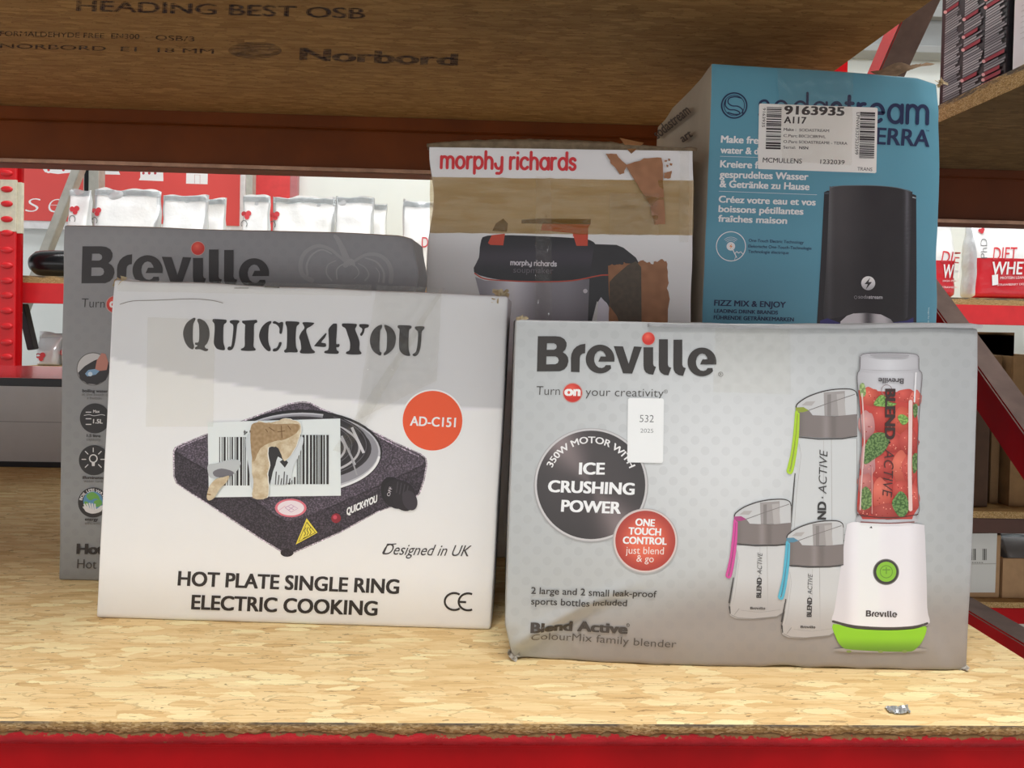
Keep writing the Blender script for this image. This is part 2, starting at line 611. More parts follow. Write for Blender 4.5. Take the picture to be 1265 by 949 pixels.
class Carton:
    """a closed cardboard box, slightly racked, its front face spanned by four corners"""

    def __init__(s, name, label, cat, bl, br, tl, tr, depth, gain=1.0, warp=None, plane=None, group=None):
        if plane is None:                       # both bottom corners seen on the shelf
            B0, B1 = on_z(*bl, ZS), on_z(*br, ZS)
        else:                                   # bottom hidden: the front stands on a known line of the shelf
            B0, B1 = on_y(*bl, plane[0]), on_y(*br, plane[1])
        s.X = Vector((B1.x - B0.x, B1.y - B0.y, 0)).normalized()
        s.N = Vector((s.X.y, -s.X.x, 0))
        c = lambda p: ray(*p) * (B0.dot(s.N) / ray(*p).dot(s.N))
        T0, T1 = c(tl), c(tr)
        if plane is not None:
            e = lambda t, b: t + (b - t) * ((ZS - t.z) / (b.z - t.z))
            B0, B1 = e(T0, B0), e(T1, B1)
        s.org = B0
        rz = math.atan2(s.X.y, s.X.x)
        s.root = thing(name, label, cat, B0, rz, group)
        s.mw = Matrix.Translation(B0) @ Matrix.Rotation(rz, 4, 'Z')
        s.mi = s.mw.inverted()
        q = [s.mi @ p for p in (B0, B1, T1, T0)]
        s.q = [(p.x, p.z) for p in q]
        s.w = q[1].x
        s.h = (q[2].z + q[3].z) / 2
        s.d = depth
        s.gain = gain
        s.warp = warp or (lambda u, z: 0.0)
        s.normal = Vector((0, -1, 0))

    def bil(s, a, b):
        (x0, z0), (x1, z1), (x2, z2), (x3, z3) = s.q
        return ((x0 * (1 - a) + x1 * a) * (1 - b) + (x3 * (1 - a) + x2 * a) * b, (z0 * (1 - a) + z1 * a) * (1 - b) + (z3 * (1 - a) + z2 * a) * b)

    def lay(s, px, py, h):
        d = ray(px, py)
        p = s.mi @ (d * (s.org.dot(s.N) / d.dot(s.N)))
        return Vector((p.x, s.warp(p.x, p.z) - h, p.z))

    def side(s, which):
        """PlaneFace of the left side"""
        return PlaneFace(s.root, (0, 0, 0) if which == 'left' else (s.w, 0, 0), (-1, 0, 0) if which == 'left' else (1, 0, 0), s.gain)

    def carton(s, front, mats, rad=0.0018, na=40, nb=40, nd=6, colour=None, wob=0.0008, seed=0.0, crush=None):
        def grid(n, L):
            e = rad / L
            return [0, e * .3, e] + [e + (1 - 2 * e) * i / n for i in range(1, n)] + [1 - e, 1 - e * .3, 1]
        A, B, C = grid(na, s.w), grid(nb, s.h), grid(nd, s.d)
        bm = bmesh.new()
        vs = {}

        def vert(i, j, k):
            key = (i, j, k)
            if key not in vs:
                a, b, c = A[i], B[j], C[k]
                p = Vector((a * s.w, c * s.d, b * s.h))
                inner = Vector((min(max(p.x, rad), s.w - rad), min(max(p.y, rad), s.d - rad), min(max(p.z, rad), s.h - rad)))
                dd = p - inner
                if dd.length > 1e-9:
                    p = inner + dd.normalized() * rad
                a, c, b = p.x / s.w, p.y / s.d, p.z / s.h
                u, z = s.bil(a, b)
                y = c * s.d + s.warp(u, z) * math.exp(-c * s.d / 0.02)
                edge = max(0, 1 - min(a, 1 - a, b) * 12) * 0.6 + max(0, 1 - (1 - b) * 8)
                q = Vector((u * 18, y * 18, z * 18 + seed))
                nz = noise.noise(q)
                u += wob * edge * nz
                y += wob * edge * 1.2 * abs(noise.noise(q + Vector((9, 3, 1)))) * (1 if c < 0.5 else -1)
                if b > 0.02:
                    z += wob * edge * 1.5 * noise.noise(q * 0.8 + Vector((4, 7, 2)))
                if crush:
                    u, y, z = crush(u, y, z, a, b, c)
                vs[key] = bm.verts.new((u, y, z))
            return vs[key]
        na_, nb_, nc_ = len(A) - 1, len(B) - 1, len(C) - 1

        def quad(c4, m):
            f = bm.faces.new([vert(*c) for c in c4])
            f.material_index = m
            f.smooth = True
        for i in range(na_):
            for j in range(nb_):
                quad([(i, j, 0), (i + 1, j, 0), (i + 1, j + 1, 0), (i, j + 1, 0)], 0)
                quad([(i, j, nc_), (i, j + 1, nc_), (i + 1, j + 1, nc_), (i + 1, j, nc_)], 1)
        for i in range(na_):
            for k in range(nc_):
                quad([(i, 0, k), (i, 0, k + 1), (i + 1, 0, k + 1), (i + 1, 0, k)], 1)
                quad([(i, nb_, k), (i + 1, nb_, k), (i + 1, nb_, k + 1), (i, nb_, k + 1)], 2)
        for j in range(nb_):
            for k in range(nc_):
                quad([(0, j, k), (0, j + 1, k), (0, j + 1, k + 1), (0, j, k + 1)], 1)
                quad([(na_, j, k), (na_, j, k + 1), (na_, j + 1, k + 1), (na_, j + 1, k)], 1)
        # printed background
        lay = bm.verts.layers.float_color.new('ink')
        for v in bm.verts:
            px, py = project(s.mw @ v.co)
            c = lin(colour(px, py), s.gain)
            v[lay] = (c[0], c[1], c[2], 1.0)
        me = bpy.data.meshes.new('box_body')
        bm.to_mesh(me)
        bm.free()
        return link('box_body', me, [front] + list(mats), s.root)

    def tape(s, corners, mat, name='clear_tape', label=None, n=44, amp=0.0007, lift=0.0006, seed=0.0, stretch=(1, 1)):
        """a wrinkled strip of tape stuck over part of the front"""
        bm = bmesh.new()
        a, b, c, d = corners
        m = max(3, int(n * math.dist(a, d) / max(1, math.dist(a, b))))
        m = min(m, 80)
        g = []
        for i in range(n + 1):
            row = []
            for j in range(m + 1):
                t, r = i / n, j / m
                x = (a[0] * (1 - t) + b[0] * t) * (1 - r) + (d[0] * (1 - t) + c[0] * t) * r
                y = (a[1] * (1 - t) + b[1] * t) * (1 - r) + (d[1] * (1 - t) + c[1] * t) * r
                rag = noise.noise(Vector((x * .3, y * .3, seed))) * 0.6
                X_, Y_ = x * stretch[0], y * stretch[1]
                h = lift + amp * (0.5 + 0.5 * noise.noise(Vector((X_ * .09, Y_ * .09, seed + 5)))) + amp * 1.6 * (1 - min(1, 3.2 * abs(noise.noise(Vector((X_ * .05, Y_ * .05, seed + 9)))))) ** 2
                row.append(bm.verts.new(s.lay(x + rag, y + rag, h)))
            g.append(row)
        for i in range(n):
            for j in range(m):
                bm.faces.new((g[i][j], g[i + 1][j], g[i + 1][j + 1], g[i][j + 1]))
        o = obj(name, bm, mat, s.root, True)
        if label:
            o['label'] = label
        return o

    def scrap(s, px, py, r, mat, name='torn_corner', seed=0, dy=0.0, label=None, flat=1.0):
        """a crumpled tuft of torn cardboard at a corner"""
        c = s.lay(px, py, 0)
        bm = bmesh.new()
        rnd = random.Random(seed)
        for k in range(7):
            o = c + Vector((rnd.uniform(-.35, .35) * r, dy + rnd.uniform(-.1, .4) * r, rnd.uniform(-.3, .3) * r * flat))
            ax = Vector((rnd.uniform(-1, 1), rnd.uniform(-.6, .6), rnd.uniform(-1, 1) * flat)).normalized()
            bx = ax.orthogonal().normalized()
            g = []
            for i in range(5):
                row = []
                for j in range(4):
                    p = o + ax * (i / 4 - .5) * r * 1.1 + bx * (j / 3 - .5) * r * .55
                    p += Vector((noise.noise(p * 300 + Vector((k, 0, 0))), noise.noise(p * 300 + Vector((0, k, 5))), noise.noise(p * 300 + Vector((7, 0, k))))) * r * .22
                    row.append(bm.verts.new(p))
                g.append(row)
            for i in range(4):
                for j in range(3):
                    bm.faces.new((g[i][j], g[i + 1][j], g[i + 1][j + 1], g[i][j + 1]))
        bmesh.ops.solidify(bm, geom=bm.faces[:], thickness=r * .05)
        ob = obj(name, bm, mat, s.root)
        if label:
            ob['label'] = label
        return ob


def logo_pieces():
    """the heavy rounded maker's lettering, in the units it was measured in: list of (outline, holes)"""
    B = [(48, 78), (160, 78), (190, 82), (214, 96), (227, 118), (227, 140), (219, 162), (203, 178), (222, 190), (236, 210), (239, 235), (230, 266), (212, 286), (185, 297), (42, 298)]
    Bh = [[(105, 122), (148, 122), (162, 130), (166, 142), (162, 155), (148, 163), (103, 163)], [(102, 204), (157, 204), (172, 212), (178, 229), (172, 245), (157, 253), (100, 254)]]
    r = [(254, 301)] + [(254, 215), (258, 188), (270, 162), (290, 142), (315, 130), (345, 125), (343, 184), (326, 187), (314, 198), (310, 215), (308, 303)]
    e = [(527, 237)] + arc(437, 221, 90, 90, 8, -320, 40) + [(503, 259), (472, 259), (462, 272), (448, 277), (428, 274), (411, 260), (401, 238), (399, 215), (405, 192), (420, 174), (438, 168), (456, 174), (468, 190), (473, 205), (440, 205), (425, 237)]
    e[-1] = (425, 237)
    v = [(522, 140), (580, 142), (615, 250), (648, 142), (698, 145), (637, 312), (580, 310)]
    i = [(708, 147), (768, 147), (768, 252), (773, 264), (786, 270), (768, 319), (742, 315), (722, 304), (711, 286), (708, 262)]
    l = [(804, 97), (860, 97), (860, 256), (866, 270), (881, 275), (863, 323), (836, 319), (816, 306), (805, 286), (803, 262)]
    l2 = [(895, 100), (950, 100), (950, 258), (957, 272), (972, 277), (955, 326), (927, 321), (907, 308), (896, 289), (894, 265)]
    e2 = [(x + 636, y + 18) for x, y in e]
    return [(B, Bh), (r, []), (e, []), (v, []), (i, []), (l, []), (l2, []), (e2, [])]


def put_logo(pr, f, col, dot=None):
    for o, h in logo_pieces():
        pr.poly([f(p) for p in o], col, [[f(p) for p in q] for q in h])


def arch(x, r):
    return [(x, 1 - r)] + [(x + r - r * math.cos(math.radians(t)), 1 - r + r * math.sin(math.radians(t))) for t in range(10, 181, 10)] + [(x + 2 * r, 0)]


def _o(x):
    return [(x + .5 + .5 * math.cos(math.radians(t)), .5 + .5 * math.sin(math.radians(t))) for t in range(0, 361, 12)]


def round_letters(body):
    """even round strokes, x-height 1: list of polylines, and the total width"""
    out, x = [], 0.0
    for ch in body:
        L, adv = [], 1.0
        if ch == 'm':
            L, adv = [[(0, 0), (0, 1)], arch(0, .38), arch(.76, .38)], 1.52
        elif ch == 'h':
            L, adv = [[(0, 0), (0, 1.5)], arch(0, .42)], .84
        elif ch == 'r':
            L, adv = [[(0, 0), (0, 1)], arch(0, .42)[:11]], .5
        elif ch == 'o':
            L = [_o(0)]
        elif ch == 'a':
            L = [_o(0), [(1, 0), (1, 1)]]
        elif ch == 'd':
            L = [_o(0), [(1, 0), (1, 1.5)]]
        elif ch == 'p':
            L = [_o(0), [(0, -.45), (0, 1)]]
        elif ch == 'y':
            L, adv = [[(px, 1 - py) for px, py in arch(0, .42)][:-1] + [(.84, .5)], [(.84, 1), (.84, -.1), (.76, -.32), (.55, -.43), (.2, -.42)]], .84
        elif ch == 'i':
            L, adv = [[(0, 0), (0, 1)], [(0, 1.40), (0, 1.44)]], 0.0
        elif ch == 'c':
            L, adv = [[(.5 + .5 * math.cos(math.radians(t)), .5 + .5 * math.sin(math.radians(t))) for t in range(42, 319, 12)]], .88
        elif ch == 'e':
            L = [[(.03, .5), (1, .5)] + [(.5 + .5 * math.cos(math.radians(t)), .5 + .5 * math.sin(math.radians(t))) for t in range(0, 319, 12)]]
        elif ch == 's':
            L, adv = [smooth([(.66, .84), (.5, .98), (.25, .98), (.06, .86), (.06, .66), (.22, .55), (.48, .46), (.65, .34), (.64, .14), (.46, .02), (.2, .02), (.02, .18)], 3, False)], .68
        elif ch == 't':
            L, adv = [[(.22, 1.4), (.22, 0)], [(0, 1), (.5, 1)]], .5
        elif ch == ' ':
            adv = .25
        if L and L[0][0][0] > 900:
            pass
        out += [[(px + x, py) for px, py in l] for l in L]
        x += adv + .42
    return out, x - .42


def put_round(pr, body, p0, p1, xh, w, col, lean=0.03):
    lines, tot = round_letters(body)
    dx, dy = (p1[0] - p0[0]) / tot, (p1[1] - p0[1]) / tot
    for l in lines:
        f = [(p0[0] + x * dx + y * xh * lean, p0[1] + x * dy - y * xh) for x, y in l]
        pr.stroke(f, w, col)


def red_ball(pr, c, r):
    pr.disc(c[0], c[1], r * 1.1, '#c9a39c')
    cx, cy = pr.P(c)
    rr = r / pr.view[2]
    pr.disc(c[0], c[1], r, lambda x, y: mixc((238, 104, 84), (205, 48, 40), math.hypot(x - cx + rr * .15, y - cy + rr * .35) / rr), fine=max(1.2, rr / 5))
# ------------------------------------------------------------------ materials
OSB_LOW = osb('strand_board', '#efd9a8', '#d9b780', '#ac8450', 0.0)
OSB_DARK = osb('dark_strand_board', '#7d6643', '#645033', '#4a3822', 8.1)  # darker browns than the other boards, for the next bay
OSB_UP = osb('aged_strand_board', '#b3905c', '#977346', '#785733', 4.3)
RED = plain('red_paint', '#b40009', 0.5, var=0.25, scale=14, bump=0.15, spec=0.15)
RED_BRIGHT = plain('bright_red_paint', '#d8262c', 0.4, var=0.12, scale=20)
ORANGE = plain('orange_brown_paint', '#763a0e', 0.5, var=0.25, scale=9, bump=0.1, spec=0.25)
DUSTY = plain('dusty_steel', '#7d6a62', 0.75, var=0.25, scale=40)
STEEL = plain('galvanised_steel', '#b9bab2', 0.45, 0.25, var=0.18, scale=25)
BLACK = plain('black_plastic', '#141416', 0.25, var=0.3, spec=0.5)
KRAFT = plain('kraft_card', '#a98762', 0.8, var=0.12, scale=60)
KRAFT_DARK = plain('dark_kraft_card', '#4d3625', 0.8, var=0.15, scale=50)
TORN = plain('torn_card', '#e6d5b2', 0.9, var=0.25, scale=200)
WHITE_CARD = plain('white_card', '#e4e2e6', 0.5, var=0.04, scale=20)
GREY_CARD = plain('grey_card', '#a5a6a6', 0.5, var=0.06, scale=20)
WALLM = plain('white_wall_paint', '#e4ebea', 0.8, var=0.05, scale=4)
FLOORM = plain('concrete', '#cfccc6', 0.7, var=0.2, scale=6)
INK = ink('printed_ink')
INK_GLOSS = ink('glossy_ink', 0.28, spec=0.5)
INK_SPECK = ink('speckled_ink', 0.4, speckle=1.0)
INK_SIGN = ink('sign_ink', 0.5, wear=0.02)


def osb_edge():
    k = NT('strand_board_edge')
    v = k.coords(scale=(1, 1, 3))
    vo = k.n('TexVoronoi', {'Vector': v, 'Scale': 520.0}, feature='F1')
    sep = k.n('SeparateColor', {0: vo.outputs['Color']})
    c = k.ramp(sep.outputs[0], [(0.0, lin('#80633a')), (0.3, lin('#a3814d')), (0.6, lin('#b8955f')), (0.9, lin('#cdb080'))])
    f = k.noise(k.coords(scale=(1, 1, 4)), 35.0, 4.0)
    zz = k.n('SeparateXYZ', {0: k.coords()})
    topm = k.math('MULTIPLY', k.math('SUBTRACT', zz.outputs[2], 0.0155), 500.0, True)
    c = k.mix(k.math('MULTIPLY', topm, k.ramp(f, [(0.40, (0, 0, 0)), (0.58, (0.9, 0.9, 0.9))])), c, lin('#4f4c48'))
    k.put(k.b.inputs['Base Color'], c)
    k.put(k.b.inputs['Roughness'], 0.85)
    k.bump(sep.outputs[1], 0.6, 0.002)
    return k.m


EDGE = osb_edge()


def chipped_red():
    """brushed red paint worn through to brown at its upper edge"""
    k = NT('chipped_red_paint')
    v = k.coords()
    f = k.noise(k.coords(scale=(1, 1, 2)), 130.0, 5.0, 0.7)
    c = k.ramp(k.noise(v, 20.0, 3.0), [(0.3, lin('#b80d1d')), (0.7, lin('#d81f2b'))])
    sx = k.n('SeparateXYZ', {0: v})
    up = k.math('MULTIPLY', k.math('SUBTRACT', sx.outputs[2], 0.0004), 95.0, True)
    m = k.math('GREATER_THAN', k.math('ADD', f, up), 0.66)
    c = k.mix(m, c, k.ramp(f, [(0.3, lin('#6b4a2c')), (0.7, lin('#a98452'))]))
    k.put(k.b.inputs['Base Color'], c)
    k.put(k.b.inputs['Roughness'], 0.45)
    k.bump(f, 0.4, 0.002)
    return k.m


CHIPPED = chipped_red()


def foil_bag(name, col, rough=0.3, metal=0.0):
    k = NT(name)
    v = k.coords()
    k.put(k.b.inputs['Base Color'], lin(col))
    k.put(k.b.inputs['Roughness'], rough)
    k.put(k.b.inputs['Metallic'], metal)
    k.bump(k.noise(v, 22.0, 3.0), 0.35, 0.01)
    return k.m


BAG = foil_bag('white_foil_pouch', '#f1f2f1')
BAGRED = foil_bag('red_foil_pouch', '#c91f2b')
SILVER = foil_bag('silver_foil', '#d3d6d8', 0.3, 0.35)
SEAL = foil_bag('pale_foil_seal', '#dfe4e6', 0.22, 0.25)


def tape_mat(name, tint, alpha, rough=0.12, gloss=1.0, stretch=(1, 1, 1), through=(0.99, 0.985, 0.97)):
    k = NT(name)
    v = k.coords(scale=stretch)
    tr = k.n('BsdfTransparent', {'Color': through + (1,)})
    k.put(k.b.inputs['Base Color'], lin(tint))
    k.put(k.b.inputs['Roughness'], 0.6)
    k.b.inputs['Specular IOR Level'].default_value = 0.0
    f = k.math('ADD', k.math('MULTIPLY', k.noise(v, 60.0, 4.0), alpha * 0.6), alpha * 0.7, True)
    ms = k.n('MixShader')
    k.put(ms.inputs[0], f)
    k.t.links.new(tr.outputs[0], ms.inputs[1])
    k.t.links.new(k.b.outputs[0], ms.inputs[2])
    bp = k.n('Bump', {'Height': k.noise(v, 80.0, 4.0, 0.6), 'Strength': 0.4, 'Distance': 0.004})
    gl = k.n('BsdfGlossy', {'Roughness': rough, 'Normal': bp.outputs[0]})
    fr = k.n('Fresnel', {'IOR': 1.45})
    m2 = k.n('MixShader')
    k.put(m2.inputs[0], k.math('MULTIPLY', fr.outputs[0], gloss, True))
    k.t.links.new(ms.outputs[0], m2.inputs[1])
    k.t.links.new(gl.outputs[0], m2.inputs[2])
    k.t.links.new(m2.outputs[0], k.out.inputs['Surface'])
    return k.m


TAPE = tape_mat('clear_parcel_tape', '#ece8dc', 0.035, 0.12, 0.45)
TAPE_BROWN = tape_mat('brown_parcel_tape', '#a8823f', 0.42, 0.14, 1.0, (0.3, 1, 2.0), (0.93, 0.84, 0.66))


def worn_ink():
    k = NT('worn_stencil_ink')
    v = k.coords(scale=(1, 4, 1))
    tr = k.n('BsdfTransparent')
    k.put(k.b.inputs['Base Color'], lin('#41363f'))
    k.put(k.b.inputs['Roughness'], 0.8)
    f = k.ramp(k.noise(v, 60.0, 5.0, 0.7), [(0.36, (0, 0, 0)), (0.64, (0.55, 0.55, 0.55))])
    ms = k.n('MixShader')
    k.put(ms.inputs[0], f)
    k.t.links.new(tr.outputs[0], ms.inputs[1])
    k.t.links.new(k.b.outputs[0], ms.inputs[2])
    k.t.links.new(ms.outputs[0], k.out.inputs['Surface'])
    return k.m


WORN = worn_ink()

# ------------------------------------------------------------------ the building
bm = bmesh.new()
box(bm, (-6, -3, FLOOR - 0.1), (7, 3.6, FLOOR))
struct(obj('floor', bm, FLOORM))
bm = bmesh.new()
box(bm, (-6, 3.3, FLOOR), (7, 3.4, 3.8))
struct(obj('wall_back', bm, WALLM))


# ------------------------------------------------------------------ the bay that holds the boxes
def board(name, label, lo, hi, top, edge, raised=0.0):
    r = thing(name, label, 'shelf', ((lo[0] + hi[0]) / 2, (lo[1] + hi[1]) / 2, lo[2]))
    bm = bmesh.new()
    a = Vector(lo) - r.location
    b = Vector(hi) - r.location
    box(bm, a, b, 0.0008)
    for f in bm.faces:
        f.material_index = 0 if abs(f.normal.z) > 0.9 else 1
    obj('panel', bm, [top, edge], r)
    return r


XL = -2.7
board('shelf_board', 'pale strand board shelf carrying the five appliance boxes', (XL, 0.4215, ZS - 0.018), (0.372, 1.25, ZS), OSB_LOW, EDGE)
up = board('shelf_board', 'dark underside of the strand board shelf above the boxes', (XL, 0.40, ZU), (0.415, 1.25, ZU + 0.018), OSB_UP, EDGE)

# faded stencil on the underside
pf = PlaneFace(up, (0, 0, 0), (0, 0, -1))
pr = Print(pf)
pr.at(0, 0, 1)
pr.text('HEADING BEST OSB', (95, 13), (450, 23), 13, '#3a2f30', 0.03)
pr.flush('stencil_heading', WORN, 'faded dark stencil lettering')
pr.text('FORMALDEHYDE FREE  EN300', (0, 44), (172, 48), 6, '#3a2f30', 0.01)
pr.flush('stencil_lettering', WORN, 'faded dark stencil lettering')
pr.text('OSB/3', (192, 49), (240, 51), 6, '#3a2f30', 0.01)
pr.flush('stencil_grade', WORN)
pr.text('NORBORD  E1  18 MM', (0, 59), (264, 66), 5.5, '#3a2f30', 0.01)
pr.flush('stencil_lettering', WORN, 'faded dark stencil lettering')
pr.disc(315, 62, 33, '#3a2f30', ry=10.5)
pr.text('Norbord', (372, 74), (563, 81), 15, '#3a2f30', 0.045)
pr.build('stencil_mark', WORN, 'faded oval mark and maker lettering')


def beam(name, label, prof, x0, x1, mat, lip=None):
    ym = sum(p[0] for p in prof) / len(prof)
    zm = min(p[1] for p in prof)
    r = thing(name, label, 'beam', ((x0 + x1) / 2, ym, zm))
    bm = bmesh.new()
    prism_x(bm, [(y - ym, z - zm) for y, z in prof], x0 - (x0 + x1) / 2, x1 - (x0 + x1) / 2)
    bmesh.ops.bevel(bm, geom=bm.edges[:], offset=0.0012, segments=2, affect='EDGES')
    obj('beam_body', bm, mat, r)
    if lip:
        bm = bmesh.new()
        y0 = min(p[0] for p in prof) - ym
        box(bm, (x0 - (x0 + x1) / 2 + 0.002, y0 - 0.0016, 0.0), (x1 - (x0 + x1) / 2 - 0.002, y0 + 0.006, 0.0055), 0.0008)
        obj('bottom_lip', bm, lip, r)['label'] = 'lower lip with lamp light painted in as a pale tone'  # light falling on the lip is put into its pale colour
    return r


zb = ZS - 0.018
fb = beam('rack_beam', 'red front beam under the pale shelf edge', [(0.4210, zb), (0.4210, zb + 0.0092), (0.4178, zb + 0.0092), (0.4178, zb + 0.0072), (0.4206, zb + 0.0055), (0.4206, zb - 0.085), (0.47, zb - 0.085), (0.47, zb)], XL, 0.45, RED)
# ragged brushed paint where beam lip meets board
bm = bmesh.new()
g = []
N = 420
for i in range(N + 1):
    x = -0.6 + (0.45 + 0.6) * i / N
    row = []
    for j in range(7):
        t = j / 6
        z = ZS - 0.0106 + 0.0070 * t + (0.0026 * noise.noise(Vector((x * 60, 3, 0))) + 0.0018 * noise.noise(Vector((x * 260, 1, 0)))) * t
        y = 0.4184 - 0.0016 * math.sin(math.pi * min(1, t * 1.15)) + 0.0006 * noise.noise(Vector((x * 200, z * 900, 0)))
        row.append(bm.verts.new((x - fb.location.x, y - fb.location.y, z - fb.location.z)))
    g.append(row)
for i in range(N):
    for j in range(6):
        bm.faces.new((g[i][j], g[i + 1][j], g[i + 1][j + 1], g[i][j + 1]))
bmesh.ops.solidify(bm, geom=bm.faces[:], thickness=-0.0022)
pl = obj('painted_lip', bm, CHIPPED, fb, True)
pl['label'] = 'chipped red painted lip'
pl.location = (0, 0, 0)
me = pl.data
off = ZS - 0.0072 - fb.location.z
for v in me.vertices:
    v.co.z -= off
pl.location.z = off

YB = 1.2
beam('rack_beam', 'wide orange-brown rear beam under the dark upper shelf', [(YB, ZU), (YB, ZU - 0.019), (YB + 0.010, ZU - 0.021), (YB + 0.010, ZU - 0.078), (YB - 0.002, ZU - 0.080), (YB - 0.002, ZU - 0.086), (YB + 0.05, ZU - 0.086), (YB + 0.05, ZU)], XL, 0.485, ORANGE, plain('lip_light_paint', '#c49a80', 0.5, var=0.3, scale=40))
beam('rack_beam', 'rear beam under the pale shelf, behind the boxes', [(YB, zb), (YB, zb - 0.085), (YB + 0.05, zb - 0.085), (YB + 0.05, zb)], XL, 0.485, ORANGE)
beam('rack_beam', 'front beam of the dark upper shelf', [(0.405, ZU), (0.405, ZU - 0.082), (0.445, ZU - 0.082), (0.445, ZU)], XL, 0.44, RED)
ZR = 0.262
beam('rack_beam', 'front beam of the next bay shelf at upper right', [(0.405, ZR), (0.405, ZR - 0.082), (0.445, ZR - 0.082), (0.445, ZR)], 0.56, 1.8, RED)
board('shelf_board', 'dark shelf of the next bay carrying the black printed box', (0.556, 0.40, ZR), (1.75, 1.25, ZR + 0.022), OSB_DARK, EDGE)
beam('rack_beam', 'dark orange-brown beam above the red and white pouches', [(YB, ZR), (YB, ZR - 0.012), (YB + 0.008, ZR - 0.014), (YB + 0.008, ZR - 0.078), (YB - 0.002, ZR - 0.080), (YB - 0.002, ZR - 0.086), (YB + 0.05, ZR - 0.086), (YB + 0.05, ZR)], 0.547, 1.8, plain('dull_brown_paint', '#5e2d10', 0.55, var=0.2, scale=9, spec=0.2), bpy.data.materials['lip_light_paint'])

# upright frame between the two bays
fr = thing('upright_frame', 'red braced upright frame between the two shelf bays', 'rack frame', (0.515, 0.8, FLOOR))


def frbar(name, a, b, w, t, upv, mats, lab=None):
    bm = bmesh.new()
    o = fr.location
    bar(bm, Vector(a) - o, Vector(b) - o, w, t, upv, 0.0015)
    if len(mats) > 1:
        bm.normal_update()
        for f in bm.faces:
            f.material_index = 0 if abs(f.normal.x) > 0.6 else 1
    p = obj(name, bm, mats, fr)
    if lab:
        p['label'] = lab
    return p


frbar('post', (0.515, 0.455, FLOOR), (0.515, 0.455, 1.1), 0.06, 0.06, (0, 1, 0), [RED])
frbar('post', (0.502, 1.16, FLOOR), (0.502, 1.16, 1.1), 0.05, 0.06, (0, 1, 0), [RED])
XB = 0.478
a, b = on_x(1205, 455, XB), on_x(1265, 540, XB)
d = (b - a).normalized()
t0, t1 = (1.14 - a.y) / d.y, (0.47 - a.y) / d.y
frbar('brace', a + d * t0, a + d * t1, 0.026, 0.032, (0, 0, 1), [RED, DUSTY], 'red diagonal brace with a dusty upper face')
a, b = on_x(1098, 84, XB), on_x(1132, 8, XB)
d = (b - a).normalized()
t0, t1 = (1.14 - a.y) / d.y, (0.5 - a.y) / d.y
frbar('brace', a + d * t0, a + d * t1, 0.034, 0.026, (0, 0, 1), [RED_BRIGHT, DUSTY], 'red diagonal brace rising behind the blue box')
frbar('brace', (XB - 0.01, 0.47, -0.269), (XB - 0.01, 1.14, -0.269), 0.028, 0.022, (0, 0, 1), [RED, DUSTY], 'dusty horizontal brace beside the shelf end')

# ------------------------------------------------------------------ rear row of racking, low shelves at the right
YR = 1.30
zA1, zA0 = on_y(1220, 632, YR).z, on_y(1220, 659, YR).z
zB1, zB0 = on_y(1220, 744, YR).z, on_y(1220, 771, YR).z
beam('rack_beam', 'dark brown low beam seen behind the grey box edge', [(YR, zA1 - 0.012), (YR, zA0), (YR + 0.05, zA0), (YR + 0.05, zA1 - 0.012)], 0.6, 1.9, plain('brown_paint', '#4d2a1b', 0.5))
beam('rack_beam', 'dark red lowest beam under the labelled carton', [(YR, zB1 - 0.01), (YR, zB0), (YR + 0.05, zB0), (YR + 0.05, zB1 - 0.01)], 0.6, 1.9, RED)
board('shelf_board', 'low rear shelf under the dark brown cartons', (0.6, YR, zA1 - 0.012), (1.9, 2.0, zA1), OSB_UP, EDGE)
board('shelf_board', 'lowest rear shelf under the labelled carton', (0.6, YR, zB1 - 0.01), (1.9, 2.0, zB1), OSB_UP, EDGE)


def loose_carton(name, label, x0, x1, y0, y1, z0, z1, mat, flaps=()):
    r = thing(name, label, 'box', ((x0 + x1) / 2, (y0 + y1) / 2, z0))
    w, d, h = (x1 - x0) / 2, (y1 - y0) / 2, z1 - z0
    bm = bmesh.new()
    if flaps:
        t = 0.004
        box(bm, (-w, -d, 0), (w, -d + t, h), 0.001)
        box(bm, (-w, d - t, 0), (w, d, h), 0.001)
        box(bm, (-w, -d + t, 0), (-w + t, d - t, h), 0.001)
        box(bm, (w - t, -d + t, 0), (w, d - t, h), 0.001)
        box(bm, (-w + t, -d + t, 0), (w - t, d - t, t))
        obj('box_body', bm, mat, r)
        for k, (pa, pb, out) in enumerate([((-w, -d, h), (w, -d, h), (0, -0.3, -0.9)), ((-w, -d, h), (-w, d, h), (0.0, 0, 0.7)), ((-w, d, h), (w, d, h), (0, 0.25, 0.8))]):
            if k not in flaps:
                continue
            bm = bmesh.new()
            L = 0.06
            ov = Vector(out).normalized()
            g = [[bm.verts.new(Vector(pa).lerp(Vector(pb), i / 6) + ov * L * j / 5 + Vector((0, 0, -0.018 * (j / 5) ** 2 + 0.004 * noise.noise(Vector((i, j, k)))))) for j in range(6)] for i in range(7)]
            for i in range(6):
                for j in range(5):
                    bm.faces.new((g[i][j], g[i + 1][j], g[i + 1][j + 1], g[i][j + 1]))
            bmesh.ops.solidify(bm, geom=bm.faces[:], thickness=0.003)
            obj('flap', bm, mat, r, True)
    else:
        box(bm, (-w, -d, 0), (w, d, h), 0.003)
        obj('box_body', bm, mat, r)
        bm = bmesh.new()
        box(bm, (-w * 0.98, -0.024, h - 0.0004), (w * 0.98, 0.024, h + 0.0006))
        obj('tape_strip', bm, TAPE_BROWN, r)
    return r


def xs(px, py, Y):
    return on_y(px, py, Y).x


def zs(px, py, Y):
    return on_y(px, py, Y).z


